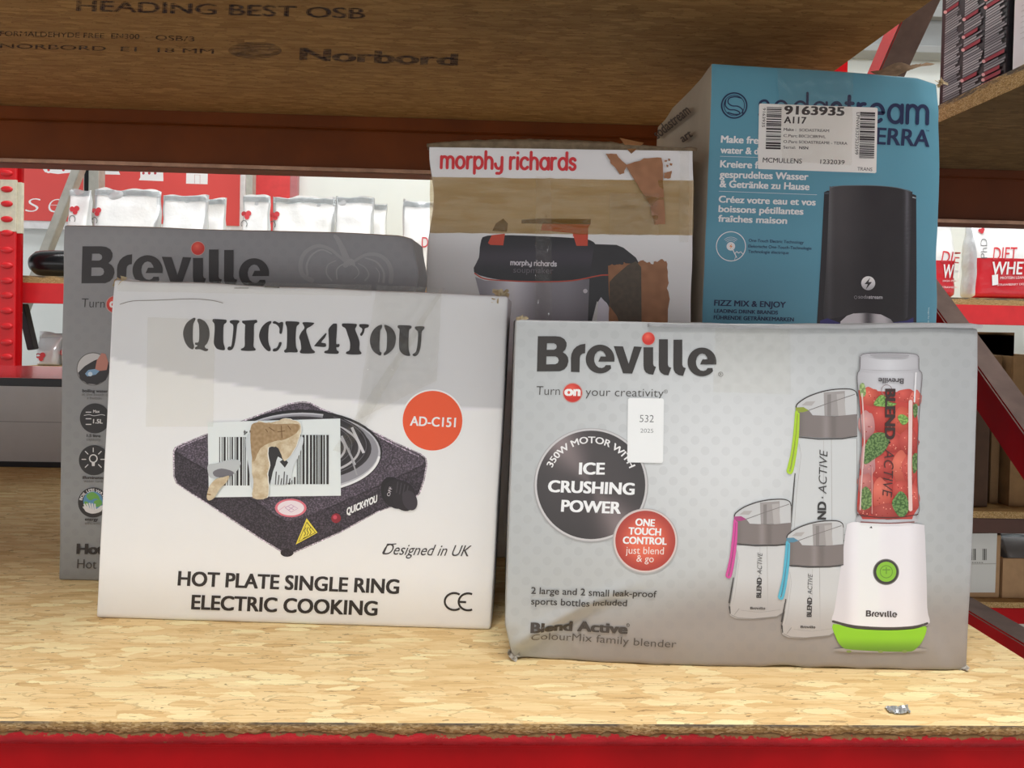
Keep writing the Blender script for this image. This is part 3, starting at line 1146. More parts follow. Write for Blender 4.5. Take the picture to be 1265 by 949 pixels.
loose_carton('carton', 'dark brown carton in shadow behind the red diagonal brace', xs(1150, 540, 1.33), xs(1223, 540, 1.33), 1.33, 1.7, zA1, zs(1220, 446, 1.33), KRAFT_DARK)
loose_carton('carton', 'small brown carton between the open carton and the brace', xs(1225, 540, 1.36), xs(1236, 540, 1.36), 1.36, 1.5, zA1, zs(1240, 439, 1.36), plain('mid_brown_card', '#7d6040', 0.8, var=0.15, scale=50))
loose_carton('open_carton', 'open brown carton with a raised flap above the brace', xs(1249, 540, 1.34), xs(1330, 540, 1.34), 1.34, 1.6, zA1, zs(1250, 440, 1.34), plain('brown_card', '#8a6a44', 0.8, var=0.15, scale=50), (1, 2))
lc = loose_carton('carton', 'brown carton with a white address label on the lowest shelf', xs(1130, 700, 1.32), xs(1236, 700, 1.32), 1.32, 1.42, zB1, zB1 + 0.112, KRAFT)
pf = PlaneFace(lc, (0, -0.05, 0), (0, -1, 0))
pr = Print(pf).at(1185, 600, 4.125)
pr.poly([(0, 245), (193, 243), (182, 545), (0, 545)], '#cfd0cb')
for x0, x1 in ((60, 66), (70, 73), (76, 84), (118, 122), (125, 133), (136, 139)):
    pr.poly([(x0, 322), (x1, 322), (x1, 380), (x0, 380)], '#55554f')
for x in range(40, 120, 12):
    pr.poly([(x, 390), (x + 8, 390), (x + 8, 394), (x, 394)], '#6a6a64')
pr.poly([(0, 398), (188, 396), (188, 400), (0, 402)], '#aaa9a2')
pr.build('address_label', INK, 'white label with small barcodes')
oc = loose_carton('open_carton', 'open tan carton holding white packets on the lowest shelf', xs(1239, 700, 1.32), xs(1330, 700, 1.32), 1.32, 1.6, zB1, zs(1250, 690, 1.32), KRAFT, (2,))
packet_x = (1243, 1290)
loose_carton('carton', 'added dark carton standing in for deep shadow behind the lowest shelf', 0.75, 1.7, 1.68, 1.95, zB1, zB1 + 0.115, KRAFT_DARK)  # added dark block that hides the bright wall where deep shadow belongs

# ------------------------------------------------------------------ boxes on the next bay's shelf
zr = ZR + 0.022
bx = thing('appliance_box', 'black box covered in small printed text on the upper right shelf', 'box', (0.575, 0.848, zr))
bm = bmesh.new()
box(bm, (0, 0, 0), (0.24, 0.128, 0.2), 0.0015)
obj('box_body', bm, plain('black_card', '#1d1c20', 0.3, var=0.2), bx)
bpy.context.view_layer.update()
pf = PlaneFace(bx, (0, 0, 0), (-1, 0, 0), 1.1)
pr = Print(pf)
rnd = random.Random(5)


def side_px(y, z):
    return project((0.575, 0.848 + y, zr + z))


for c in range(3):
    y1 = 0.118 - c * 0.041
    z = 0.192
    while z > 0.008:
        head = rnd.random() < 0.13
        wv = rnd.uniform(0.024, 0.038)
        hh = 0.0044 if head else 0.0021
        q = [side_px(y1, z), side_px(y1 - wv, z), side_px(y1 - wv, z - hh), side_px(y1, z - hh)]
        pr.poly(q, '#8c2233' if head else rnd.choice(['#8f8f93', '#a3a3a6', '#77777c']))
        if head:
            a, b = side_px(y1 + 0.001, z - hh / 2)
            pr.disc(a, b, 2.2, '#d8a0a0', n=12)
        z -= 0.0062 if head else rnd.choice([0.0030, 0.0031, 0.0032])
pr.build('small_print', INK)
wb = thing('packing_box', 'plain white box beside the black printed box', 'box', (0.575, 0.62, zr))
bm = bmesh.new()
box(bm, (0, 0, 0), (0.26, 0.218, 0.24), 0.0015)
obj('box_body', bm, WHITE_CARD, wb)
bpy.context.view_layer.update()
pf = PlaneFace(wb, (0, 0, 0), (-1, 0, 0), 1.0)
pr = Print(pf)
for i in range(7):
    q = [project((0.575, 0.83 - 0.004, zr + 0.075 - i * 0.006)), project((0.575, 0.70, zr + 0.075 - i * 0.006)), project((0.575, 0.70, zr + 0.0743 - i * 0.006)), project((0.575, 0.826, zr + 0.0743 - i * 0.006))]
    pr.poly(q, '#c9c6c8')
pr.build('small_print', INK)

# ------------------------------------------------------------------ pale box at the far left of our shelf
ztop = on_y(30, 467, 1.124).z
yback = on_z(30, 452, ztop).y
pb = thing('flat_box', 'grey-white flat box with a glossy red lid, far left of the shelf', 'box', (-0.80, 1.124, ZS))
bm = bmesh.new()
hh = ztop - ZS
box(bm, (-0.2, 0, 0), (0.3, yback - 1.124, hh - 0.006), 0.001)
obj('box_body', bm, plain('grey_white_card', '#c3c3c6', 0.45, var=0.05), pb)
bm = bmesh.new()
box(bm, (-0.2015, -0.0015, hh - 0.012), (0.3015, yback - 1.1225, hh), 0.001)
for f in bm.faces:
    f.material_index = 0 if f.normal.z > 0.5 else 1
obj('lid', bm, [plain('glossy_red_card', '#b5434a', 0.15, var=0.1, spec=0.6), plain('dark_edge_card', '#25262c', 0.4)], pb)['label'] = 'glossy red lid with a dark rim'
bm = bmesh.new()
box(bm, (-0.201, -0.0008, 0.0), (0.301, 0.05, 0.008), 0.0004)
obj('base_strip', bm, plain('dark_base_card', '#25262c', 0.4), pb)['label'] = 'dark strip along the bottom'
bm = bmesh.new()
box(bm, (-0.2005, -0.0004, hh * 0.505), (0.3005, 0.02, hh * 0.512))
obj('seam', bm, plain('seam_card', '#8d8d91', 0.5), pb)

# ------------------------------------------------------------------ racking across the far aisle
YF = 2.34
zf = on_y(60, 341, YF).z            # top of its board
bz1, bz0 = on_y(60, 350, YF).z, on_y(60, 375, YF).z
beam('rack_beam', 'bright red beam of the racking across the far aisle', [(YF, bz1), (YF, bz0), (YF + 0.05, bz0), (YF + 0.05, bz1)], -1.42, 3.4, RED_BRIGHT)
board('shelf_board', 'strand board shelf under the white pouches in the far racking', (-1.42, YF + 0.002, bz1), (3.4, YF + 0.9, zf), OSB_LOW, EDGE)
zl = on_y(55, 452, YF + 0.1).z
board('shelf_board', 'lower shelf of the far racking holding silver pouches', (-1.42, YF + 0.002, zl - 0.02), (-0.2, YF + 0.9, zl), OSB_LOW, EDGE)
# marks chalked on the beam
bpy.context.view_layer.update()

fu = thing('rack_upright', 'red slotted upright with an unpainted patch at the far left', 'rack post', (-1.46, YF - 0.02, FLOOR))
bm = bmesh.new()
x0, x1 = on_y(-16, 320, YF - 0.05).x + 1.46, on_y(19, 320, YF - 0.05).x + 1.46
box(bm, (x0, -0.03, 0), (x1, -0.018, 2.1), 0.003)
obj('post', bm, RED_BRIGHT, fu)
bm = bmesh.new()
box(bm, (x1 - 0.004, -0.024, 0), (x1 + 0.012, -0.012, 2.1), 0.002)
obj('side_flange', bm, RED, fu)
bm = bmesh.new()
pz0, pz1 = on_y(10, 286, YF - 0.05).z - FLOOR, on_y(10, 222, YF - 0.05).z - FLOOR
box(bm, (x0 + 0.035, -0.0312, pz0), (x1 + 0.001, -0.020, pz1), 0.001)
box(bm, (x1 - 0.002, -0.0252, pz0 - 0.004), (x1 + 0.0132, -0.013, pz1 - 0.006), 0.001)
o = obj('bare_patch', bm, plain('cream_primer', '#d9d3bd', 0.6, var=0.15, scale=60), fu)
o['label'] = 'cream unpainted patch'
for k, py in enumerate((214, 234, 252, 271, 288, 309, 328, 347, 365, 384, 403, 423, 441)):
    z = on_y(10, py, YF - 0.05).z - FLOOR
    bm = bmesh.new()
    xc = on_y(9, py, YF - 0.05).x + 1.46
    lathe(bm, [(0.017, -0.002), (0.0165, 0.004), (0.012, 0.007)], (xc, -0.030, z), (0, -1, 0), 16)
    for v in bm.verts:
        v.co.z = z + (v.co.z - z) * 0.55
    obj('tab', bm, RED_BRIGHT, fu, True)
# brace and bolt under the beam
br = thing('shelf_bracket', 'dark slanted bracket under the far red beam', 'bracket', tuple(on_y(34, 380, YF + 0.06)))
bm = bmesh.new()
a, b = on_y(28, 376, YF + 0.06) - br.location, on_y(41, 432, YF + 0.06) - br.location
bar(bm, a, b, 0.02, 0.03, (0, 1, 0), 0.002)
obj('strut', bm, plain('dark_steel', '#3c3d40', 0.5, 0.3), br)
bm = bmesh.new()
lathe(bm, [(0.008, 0), (0.008, 0.006), (0.004, 0.008)], on_y(25, 386, YF + 0.03) - br.location, (0, -1, 0), 6)
obj('bolt', bm, STEEL, br)
# grey steelwork behind
gb = thing('steel_brace', 'grey diagonal steel brace in front of the red sign', 'brace', tuple(on_y(95, 210, 2.85)))
bm = bmesh.new()
a, b = on_y(113, 170, 2.85) - gb.location, on_y(28, 385, 2.85) - gb.location
bar(bm, a, b, 0.03, 0.040, (0, 1, 0), 0.002)
obj('strut', bm, STEEL, gb)
for lab, p0, p1, m in (('grey steel post with a black slot beside the diagonal brace', 103, 122, 1), ('grey steel post between the two red sign panels', 304, 312, 0)):
    Yp = 2.96 if m else 3.12
    xa, xb = on_y(p0, 210, Yp).x, on_y(p1, 210, Yp).x
    sp = thing('steel_post', lab, 'post', ((xa + xb) / 2, Yp, FLOOR))
    bm = bmesh.new()
    w = (xb - xa) / 2
    box(bm, (-w, 0, 0), (w, 0.05, 2.6), 0.002)
    obj('post', bm, STEEL, sp)
    if m:
        bm = bmesh.new()
        box(bm, (-w * 0.85, -0.001, 1.0), (-w * 0.30, 0.01, 2.5))
        obj('slot', bm, BLACK, sp)

gd = thing('steel_girder', 'grey ribbed steel girder high on the white wall at upper right', 'girder', (3.0, 3.17, 1.17))
bm = bmesh.new()
for z0, z1, y0 in ((0.0, 0.03, 0.0), (0.03, 0.15, 0.04), (0.15, 0.19, 0.0), (0.19, 0.34, 0.045), (0.34, 0.38, 0.0)):
    box(bm, (-2.2, y0, z0), (3.0, 0.1, z1), 0.003)
obj('girder_body', bm, plain('grey_steel_paint', '#8f9190', 0.5, var=0.15, scale=5), gd)

# ------------------------------------------------------------------ wall sign
YS = 3.26
sg = thing('wall_sign', 'red wall sign with white pictograms and slanted white letters', 'sign', tuple(on_y(150, 285, YS)))
bm = bmesh.new()
L = sg.location
x0, x1 = on_y(-200, 240, YS).x - L.x, on_y(303, 240, YS).x - L.x
zt, z0 = on_y(60, 100, YS).z - L.z, on_y(60, 283, YS).z - L.z
box(bm, (x0, 0, z0), (x1, 0.03, zt), 0.002)
obj('frame', bm, plain('white_sign_frame', '#e6e7ea', 0.4), sg)
bm = bmesh.new()
m = 0.022
box(bm, (x0 + m, -0.004, z0 + m * 1.5), (x1 - m, 0.01, zt - m), 0.001)
obj('panel', bm, plain('red_sign_panel', '#dd5552', 0.35, var=0.05, scale=3), sg)
bpy.context.view_layer.update()
pf = PlaneFace(sg, (0, -0.004, 0), (0, -1, 0))
pr = Print(pf)
WH = '#eef0f2'
pr.at(0, 190, 7.906)
pr.text('u', (105, 570), (215, 570), 210, WH, -0.022, 0.2)
pr.text('s', (245, 570), (390, 572), 212, WH, -0.022, 0.2)
pr.flush('sign_lettering', INK_SIGN, 'slanted white letters')
pr.text('e', (470, 575), (610, 578), 212, WH, -0.022, 0.2)
pr.flush('sign_lettering', INK_SIGN, 'slanted white letters')
pr.poly(smooth([(415, 60), (685, 60), (690, 185), (440, 180)], 2), WH)
pr.poly([(680, 150), (730, 152), (730, 163), (680, 163)], WH)
for x in (475, 620):
    pr.disc(x, 160, 30, WH)
    pr.disc(x, 158, 13, '#d93a3f')
pr.flush('pictogram', INK_SIGN, 'white van pictogram')
pr.poly([(965, 40), (1110, 60), (1175, 205), (960, 200)], WH)
pr.stroke([(965, 165), (1150, 172)], 6, '#b9bcc0')
pr.flush('pictogram', INK_SIGN, 'white stepped pictogram')
pr.at(150, 190, 7.906)
pr.poly([(185, 60), (405, 70), (410, 268), (170, 258), (185, 230)], WH)
for x in (215, 272, 330):
    pr.disc(x, 190, 13, '#b8454c')
pr.flush('pictogram', INK_SIGN, 'white building pictogram with three dots')
pr.poly([(635, 80), (845, 85), (842, 298), (632, 292)], WH)
pr.stroke([(715, 290), (715, 205), (768, 207), (768, 292)], 4, '#c78f95', caps=False)
pr.build('pictogram', INK_SIGN, 'white building pictogram with a door')
sg2 = thing('wall_sign', 'narrow red panel beside the grey post on the white wall', 'sign', tuple(on_y(340, 245, YS)))
bm = bmesh.new()
L = sg2.location
box(bm, (on_y(312, 240, YS).x - L.x, 0, -0.15), (on_y(358, 240, YS).x - L.x, 0.02, 0.9), 0.002)
obj('panel', bm, plain('red_panel', '#dd4a4c', 0.35), sg2)
bm = bmesh.new()
box(bm, (on_y(358, 240, YS).x - L.x, 0, -0.15), (on_y(367, 240, YS).x - L.x, 0.035, 0.9), 0.002)
obj('edge_strip', bm, plain('pink_edge', '#b9757a', 0.4), sg2)


# ------------------------------------------------------------------ pouches on the far racking
class BagFace:
    def __init__(s, root, w, h, t, gain=1.0):
        s.root, s.w, s.h, s.t, s.gain = root, w, h, t, gain
        s.normal = Vector((0, -1, 0))

    def front(s, x, z):
        q = min(1, abs(2 * x / s.w))
        fx = (max(0.0, 1 - q ** 6)) ** 0.5
        v = min(1, max(0, z / s.h))
        fz = sstep(0, 0.06, v + 0.02) * (1 - sstep(0.45, 0.93, v)) ** 0.8
        nz = noise.noise(Vector((x * 16 + s.root.location.x * 7, z * 16, s.root.location.y * 3))) * 0.011 * (0.35 + sstep(0.5, 0.9, v)) * fx
        return -(s.t / 2 * (0.07 + 0.93 * fz) * fx) + nz

    def lay(s, px, py, h):
        Y = s.root.location.y - s.t / 2
        p = on_y(px, py, Y) - s.root.location
        for _ in range(3):
            p = on_y(px, py, s.root.location.y + s.front(p.x, p.z)) - s.root.location
        return Vector((p.x, s.front(p.x, p.z) - 0.002 - h * 6, p.z))


def pouch(label, px0, px1, ptop, Y, zbase, t=0.09, edge=(2, 2), mats=None, band=0.0, group='foil pouches on the far racking', lean=0.0):
    a = on_y(px0, ptop, Y)
    b = on_y(px1, ptop, Y)
    w, h = b.x - a.x, (a.z + b.z) / 2 - zbase
    r = thing('foil_pouch', label, 'pouch', ((a.x + b.x) / 2, Y + t / 2, zbase), 0, group)
    bf = BagFace(r, w, h, t)
    bm = bmesh.new()
    nu, nv = 26, 30
    F, B = [], []
    for j in range(nv + 1):
        z = h * j / nv
        rf, rb = [], []
        for i in range(nu + 1):
            s = i / nu * 2 - 1
            s = math.copysign(abs(s) ** 0.75, s)
            x = w / 2 * s
            y = bf.front(x, z)
            top = (0.012 * noise.noise(Vector((x * 22, r.location.x * 9, 4)))) if j == nv else 0
            dx = lean * z + 0.004 * noise.noise(Vector((z * 20, r.location.x * 5, 2 + (s > 0)))) * abs(s)
            rf.append(bm.verts.new((x + dx, y, z + top)))
            rb.append(rf[-1] if i in (0, nu) else bm.verts.new((x + dx, -y * 0.9 + 0.001, z + top)))
        F.append(rf)
        B.append(rb)
    for j in range(nv):
        for i in range(nu):
            f = bm.faces.new((F[j][i], F[j][i + 1], F[j + 1][i + 1], F[j + 1][i]))
            m = 0
            if band and (j + .5) / nv < band:
                m = 2
            if i < edge[0] or i >= nu - edge[1]:
                m = 1
            f.material_index = m
            f = bm.faces.new((B[j][i + 1], B[j][i], B[j + 1][i], B[j + 1][i + 1]))
            f.material_index = 1
    obj('pouch', bm, mats or [BAG, SILVER, BAGRED], r, True)
    # crimped seal along the top
    bm = bmesh.new()
    g = []
    for i in range(31):
        x = w * 0.97 * (i / 30 - .5)
        row = []
        for j in range(9):
            z = h * (0.925 + 0.062 * j / 8) + 0.003 * noise.noise(Vector((x * 30, r.location.x * 9, 4)))
            q = bf.front(x, min(z, h))
            row.append(bm.verts.new((x + lean * z, q - 0.0016 - 0.0012 * (j % 2) - 0.0015 * noise.noise(Vector((x * 60, z * 30, 1))), z)))
        g.append(row)
    for i in range(30):
        for j in range(8):
            bm.faces.new((g[i][j], g[i + 1][j], g[i + 1][j + 1], g[i][j + 1]))
    bmesh.ops.solidify(bm, geom=bm.faces[:], thickness=0.0008)
    obj('top_seal', bm, (mats or [SEAL])[0], r, True)
    return r, bf


def emblem(bf, px, py, k=1.0, ring=True):
    pr = Print(bf)
    for dx, dy, r in ((-3.2, -1.5, 3.2), (2.4, -2.2, 3.4), (0.5, 2.2, 3.0)):
        pr.disc(px + dx * k, py + dy * k, r * k, '#cf4048', n=14)
    if ring:
        pr.stroke(arc(px - 3 * k, py + 11 * k, 3.6 * k, 4.4 * k, -210, 40, 14), 0.9 * k, '#6b6b6b')
    pr.build('printed_emblem', INK)


Yb = YF + 0.11
P_ = [
    ('white pouch at the left end, in front of the diagonal brace', 80, 107, 232, Yb, (93, 260)),
    ('widest white pouch with a crumpled silver top seal', 109, 193, 231, Yb + 0.10, (120, 262)),
    ('white pouch third from the left with a torn fold', 195, 252, 238, Yb, None),
    ('small white pouch at the right end of the left cluster', 247, 276, 243, Yb + 0.16, None),
    ('white pouch just right of the grey post', 297, 331, 240, Yb, (305, 266)),
    ('long white pouch with a blue-grey seal, middle cluster', 333, 413, 241, Yb + 0.10, (340, 267)),
    ('white pouch leaning at the right of the middle cluster', 412, 460, 240, Yb, None),
    ('narrow white pouch at the end of the middle cluster', 456, 477, 250, Yb + 0.16, None),
    ('white pouch with a red letter beside the taped white box', 496, 545, 246, Yb, None),
]
for lab, a, b, tp, Y, em in P_:
    r, bf = pouch(lab, a, b, tp, Y, zf, 0.085 if b - a > 40 else 0.06)
    bpy.context.view_layer.update()
    if em:
        emblem(bf, em[0], em[1])
    if 'red letter' in lab:
        pr = Print(bf)
        pr.text('D', (521, 306), (529, 306), 13, '#d0404a', 0.0)
        pr.build('printed_letter', INK)
for lab, a, b, tp, em in (('silver-topped pouch on the lower far shelf under the red beam', 42, 71, 411, (51, 441)), ('white pouch on the lower far shelf half behind the grey box', 73, 100, 411, (80, 437))):
    r, bf = pouch(lab, a, b, tp, YF + 0.1, zl, 0.06, mats=[BAG if 'white' in lab else SILVER, SILVER, BAGRED], group='foil pouches on the lower far shelf')
    bpy.context.view_layer.update()
    emblem(bf, em[0], em[1], 1.0, False)

r, bf = pouch('white crumpled packet sticking out of the open tan carton', 1246, 1300, 664, 1.40, zB1 + 0.006, 0.05, group=None)
r.name = 'white_packet'

# red and white pouches at the right
for n, (lab, a, b) in enumerate((('red and white pouch half hidden by the blue box edge', 1120, 1189), ('red and white pouch with slanted lettering at the far right', 1207, 1300))):
    t = 0.11
    r, bf = pouch(lab, a, b, 262, YF + 0.01, zf, t, edge=((2, 2) if n else (2, 0)), band=(0.46 if n else 0.42), group='red and white pouches on the far racking')
    bpy.context.view_layer.update()
    pr = Print(bf).at(1145, 200, 4.317)
    if n == 0:
        pr.text('DIE', (72, 535), (170, 543), 60, '#d0353f', 0.0, 0.1)
        pr.text('WH', (84, 618), (170, 620), 70, '#f3f3f3', 0.02, 0.1)
        pr.text('HIGH PROT', (82, 640), (166, 641), 10, '#f0d8d8', 0.01)
        pr.text('STRAWBERRY', (78, 674), (166, 675), 10, '#f0d8d8', 0.01)
    else:
        pr.text('DIET', (348, 524), (478, 524), 68, '#d0353f', 0.0, 0.1)
        pr.text('WHEY', (346, 600), (552, 600), 66, '#f3f3f3', 0.02, 0.1)
        pr.text('PROTEIN LEAN MUSCLE', (388, 626), (590, 622), 13, '#f0d8d8', 0.02)
        pr.text('STRAWBERRY DELIGHT', (372, 662), (560, 656), 11, '#f0d8d8', 0.01)
        pr.text('PhD', (318, 515), (318, 410), 36, '#77777a', -0.01)
        pr.poly([(343, 605), (375, 600), (377, 655), (345, 660)], '#f3f3f3')
        for dx, dy in ((-8, 0), (6, -5), (2, 6)):
            pr.disc(288 + dx, 367 + dy, 10, '#cf4048', n=14)
    pr.build('pouch_lettering', INK)

# black bottle lying at the end of the far shelf
bo = thing('black_bottle', 'black round-ended bottle lying behind the grey box', 'bottle', tuple(on_y(80, 326, YF + 0.045)))
rr = bo.location.z - zf
bm = bmesh.new()
lathe(bm, [(0.0, -0.100), (0.012, -0.099), (0.024, -0.096), (rr * 0.72, -0.090), (rr * 0.9, -0.08), (rr * 0.97, -0.06), (rr, -0.03), (rr, 0.02), (rr * 0.96, 0.024), (rr * 0.96, 0.03), (rr, 0.034), (rr, 0.05), (rr * 0.6, 0.07), (0.012, 0.075)], (0, 0, 0), (1, 0, 0.0), 32)
obj('bottle_body', bm, BLACK, bo, True)
bm = bmesh.new()
lathe(bm, [(rr * 1.02, 0.024), (rr * 1.04, 0.026), (rr * 1.04, 0.029), (rr * 1.02, 0.031)], (0, 0, 0), (1, 0, 0), 32)
obj('ring_seam', bm, plain('dark_gold_trim', '#4a4334', 0.35), bo, True)

# chewed foil scrap lying on the shelf
fs = thing('foil_scrap', 'tiny crumpled silver foil scrap on the shelf front', 'scrap', tuple(on_z(1109, 879, ZS)))
bm = bmesh.new()
g = []
for i in range(11):
    row = []
    for j in range(8):
        x, y = (i / 10 - .5), (j / 7 - .5)
        k = 1 - 0.35 * (2 * x) ** 2
        row.append(bm.verts.new((x * 0.013 + 0.001 * noise.noise(Vector((i, j, 8))), y * 0.009 * k + 0.001 * noise.noise(Vector((i, j, 2))), 0.004 * abs(noise.noise(Vector((i * .55, j * .7, 3)))) + 0.0012 * noise.noise(Vector((i * 1.7, j * 1.3, 5))))))
    g.append(row)
for i in range(10):
    for j in range(7):
        bm.faces.new((g[i][j], g[i + 1][j], g[i + 1][j + 1], g[i][j + 1]))
bmesh.ops.solidify(bm, geom=bm.faces[:], thickness=0.0004)
zmin = min(v.co.z for v in bm.verts)
for v in bm.verts:
    v.co.z -= zmin
obj('foil', bm, SILVER, fs)
bpy.context.view_layer.update()
# ------------------------------------------------------------------ shared card materials of the boxes
GREY_FRONT_DEEP = ink('grey_dotted_print_deep', 0.45, dots=0.24, wear=0.06)
GREY_FRONT = ink('grey_dotted_print', 0.45, dots=0.10, wear=0.06)
FRONT = ink('printed_card_front', 0.4, wear=0.05)
SOFT = (232, 228, 232)
DARK = '#2b2827'


# ================================================================== grey box of the blender set (front right)
def crease(u, z):
    # the dented lower left corner folds back along a slanting crease
    line = 0.008 + 0.60 * u - 2.2 * max(0.0, u - 0.030) ** 2
    d = (line - z) * 0.86
    fade = sstep(-0.004, 0.010, u) * sstep(0.105, 0.045, u)
    a = 0.0040 * sstep(-0.0005, 0.0085, d) * fade - 0.0013 * math.exp(-((d + 0.0015) / 0.0035) ** 2) * fade
    low = sstep(0.02, 0.0, z) * (0.0012 * noise.noise(Vector((u * 40, 2, 0))))
    d2 = u - 0.288 + 0.018 * math.sin(min(1.5, z * 30))
    b = 0.0016 * sstep(0.0, 0.012, d2) * sstep(0.075, 0.03, z)
    return a + b + low


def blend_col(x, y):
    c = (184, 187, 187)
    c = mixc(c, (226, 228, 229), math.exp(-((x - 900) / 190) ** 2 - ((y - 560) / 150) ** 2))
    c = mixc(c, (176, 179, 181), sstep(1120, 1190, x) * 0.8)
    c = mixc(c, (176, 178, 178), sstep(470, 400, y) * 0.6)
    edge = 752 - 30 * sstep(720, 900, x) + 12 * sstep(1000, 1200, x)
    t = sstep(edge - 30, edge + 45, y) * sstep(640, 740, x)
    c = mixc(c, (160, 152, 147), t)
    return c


bl = Carton('blender_box', 'grey printed box of a blender with sports bottles, front right', 'box', (622, 819), (1197, 830), (637, 395), (1211, 406), 0.15, 0.98, crease)


def bl_crush(u, y, z, a, b, c):
    if b < 0.04:
        z += 0.0022 * abs(noise.noise(Vector((u * 30, y * 30, 1)))) * (1 if c < 0.3 else 0)
    k = max(0, 1 - math.hypot(a * 6, b * 9))
    u += 0.006 * k
    y += 0.004 * k * (1 - c)
    return u, y, z


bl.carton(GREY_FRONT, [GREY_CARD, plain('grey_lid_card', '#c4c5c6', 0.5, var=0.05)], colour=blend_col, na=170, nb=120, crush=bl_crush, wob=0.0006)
LG = lambda p: p
pr = Print(bl).at(655, 400, 5.06)
put_logo(pr, LG, '#363230')
pr.ring(1190, 316, 12, 15, '#6a6663')
pr.text('R', (1185, 323), (1196, 323), 14, '#6a6663')
_b = pr.flush('brand_lettering', INK, 'large charcoal lettering')
red_ball(pr, (738, 93), 39)
pr.build('red_ball', INK, 'red ball over the letter', parent=_b)
pr = Print(bl).at(655, 400, 5.06)
pr.text('Turn', (38, 444), (185, 446), 54, '#4c4845', -0.008)
red_ball(pr, (265, 432), 58)
pr.text('on', (217, 448), (309, 450), 58, '#fbf6f2', 0.05)
pr.text('your creativity', (345, 450), (832, 458), 52, '#4c4845', -0.008)
pr.ring(847, 424, 10, 12, '#6a6663')
pr.text('R', (843, 430), (852, 430), 12, '#6a6663')
pr.build('slogan', INK, 'small slogan with a red disc')

# round dark badge
pr = Print(bl).at(650, 520, 4.745)
cx, cy = pr.P((380, 375))


def metal(x, y):
    a = math.atan2(y - cy, x - cx)
    s = 0.5 + 0.5 * math.cos(2 * (a - 0.95))
    s = s ** 5
    r = math.hypot(x - cx, y - cy) / 68
    c = mixc((60, 52, 52), (140, 124, 124), s * (0.35 + 0.65 * r))
    return mixc(c, (44, 38, 38), sstep(0.5, 1.0, r) * (1 - s) * 0.6)


pr.disc(380, 378, 336, '#a7a5a5')
pr.disc(380, 375, 330, '#cfcccc')
pr.disc(380, 375, 318, metal, fine=5, n=72)
_b = pr.flush('round_badge', INK_GLOSS, 'dark metallic round badge')
pr.text_arc('350W MOTOR WITH', 378, 378, 248, -65, 66, 38, '#f2efee', 0.02)
pr.text('ICE', (312, 312), (456, 313), 66, '#ffffff', 0.038)
pr.text('CRUSHING', (130, 415), (630, 432), 66, '#ffffff', 0.038)
pr.text('POWER', (207, 530), (550, 543), 66, '#ffffff', 0.038)
pr.build('badge_wording', INK_GLOSS, 'white words', parent=_b)
pr = Print(bl, ).at(650, 520, 4.745)
pr.lay = 8
c2 = pr.P((698, 702))
pr.disc(698, 705, 192, '#b5b0ae')
pr.disc(698, 702, 186, '#dcc9c4')
pr.disc(698, 702, 176, lambda x, y: mixc((238, 106, 74), (176, 52, 36), sstep(0.35, 1.05, math.hypot(x - c2[0], y - c2[1]) / 37)), fine=3.5, n=64)
_b = pr.flush('round_badge', INK_GLOSS, 'small orange-red round badge')
pr.text('ONE', (640, 612), (750, 618), 40, '#ffffff', 0.04)
pr.text('TOUCH', (600, 664), (787, 671), 40, '#ffffff', 0.04)
pr.text('CONTROL', (567, 718), (820, 725), 40, '#ffffff', 0.04)
pr.text('just blend', (583, 777), (805, 782), 42, '#fbe9e2', 0.0)
pr.text('& go', (645, 824), (746, 828), 40, '#fbe9e2', 0.0)
pr.build('badge_wording', INK_GLOSS, 'white words', parent=_b)

# small print, lower left
pr = Print(bl).at(610, 600, 3.955)
pr.text('2 large and 2 small leak-proof', (182, 526), (793, 545), 32, '#3b3735', 0.012)
pr.text('sports bottles included', (182, 578), (650, 592), 32, '#3b3735', 0.012)
pr.flush('product_lettering', INK, lift=0.0008)
pr.text('Blend Active', (182, 714), (650, 727), 46, '#453e3a', 0.045)
pr.ring(657, 684, 5, 8, '#453e3a')
pr.text('ColourMix family blender', (182, 760), (890, 790), 36, '#5a524d', -0.004)
pr.build('product_lettering', INK, lift=0.0005)

# white stock sticker
pr = Print(bl).at(610, 380, 4.081)
pr.lay = 22


def rrect(x0, y0, x1, y1, r, dx=0, tilt=0.0):
    pts = []
    for cx_, cy_, a in ((x1 - r, y0 + r, -90), (x1 - r, y1 - r, 0), (x0 + r, y1 - r, 90), (x0 + r, y0 + r, 180)):
        pts += arc(cx_, cy_, r, r, a, a + 90, 5)
    return [(x - dx * (y - y0) / (y1 - y0), y + tilt * (x - x0)) for x, y in pts]


pr.poly(rrect(676, 455, 857, 780, 12, 4, 0.015), '#f7f9f7')
_b = pr.flush('stock_sticker', INK, 'white rectangular sticker')
pr.text('532', (734, 577), (805, 578), 36, '#6f7070', -0.006)
pr.text('2025', (738, 630), (803, 631), 20, '#8a8b8b', -0.004)
pr.build('sticker_number', INK, parent=_b)

# pictures of the bottles
GL = (200, 200, 200)


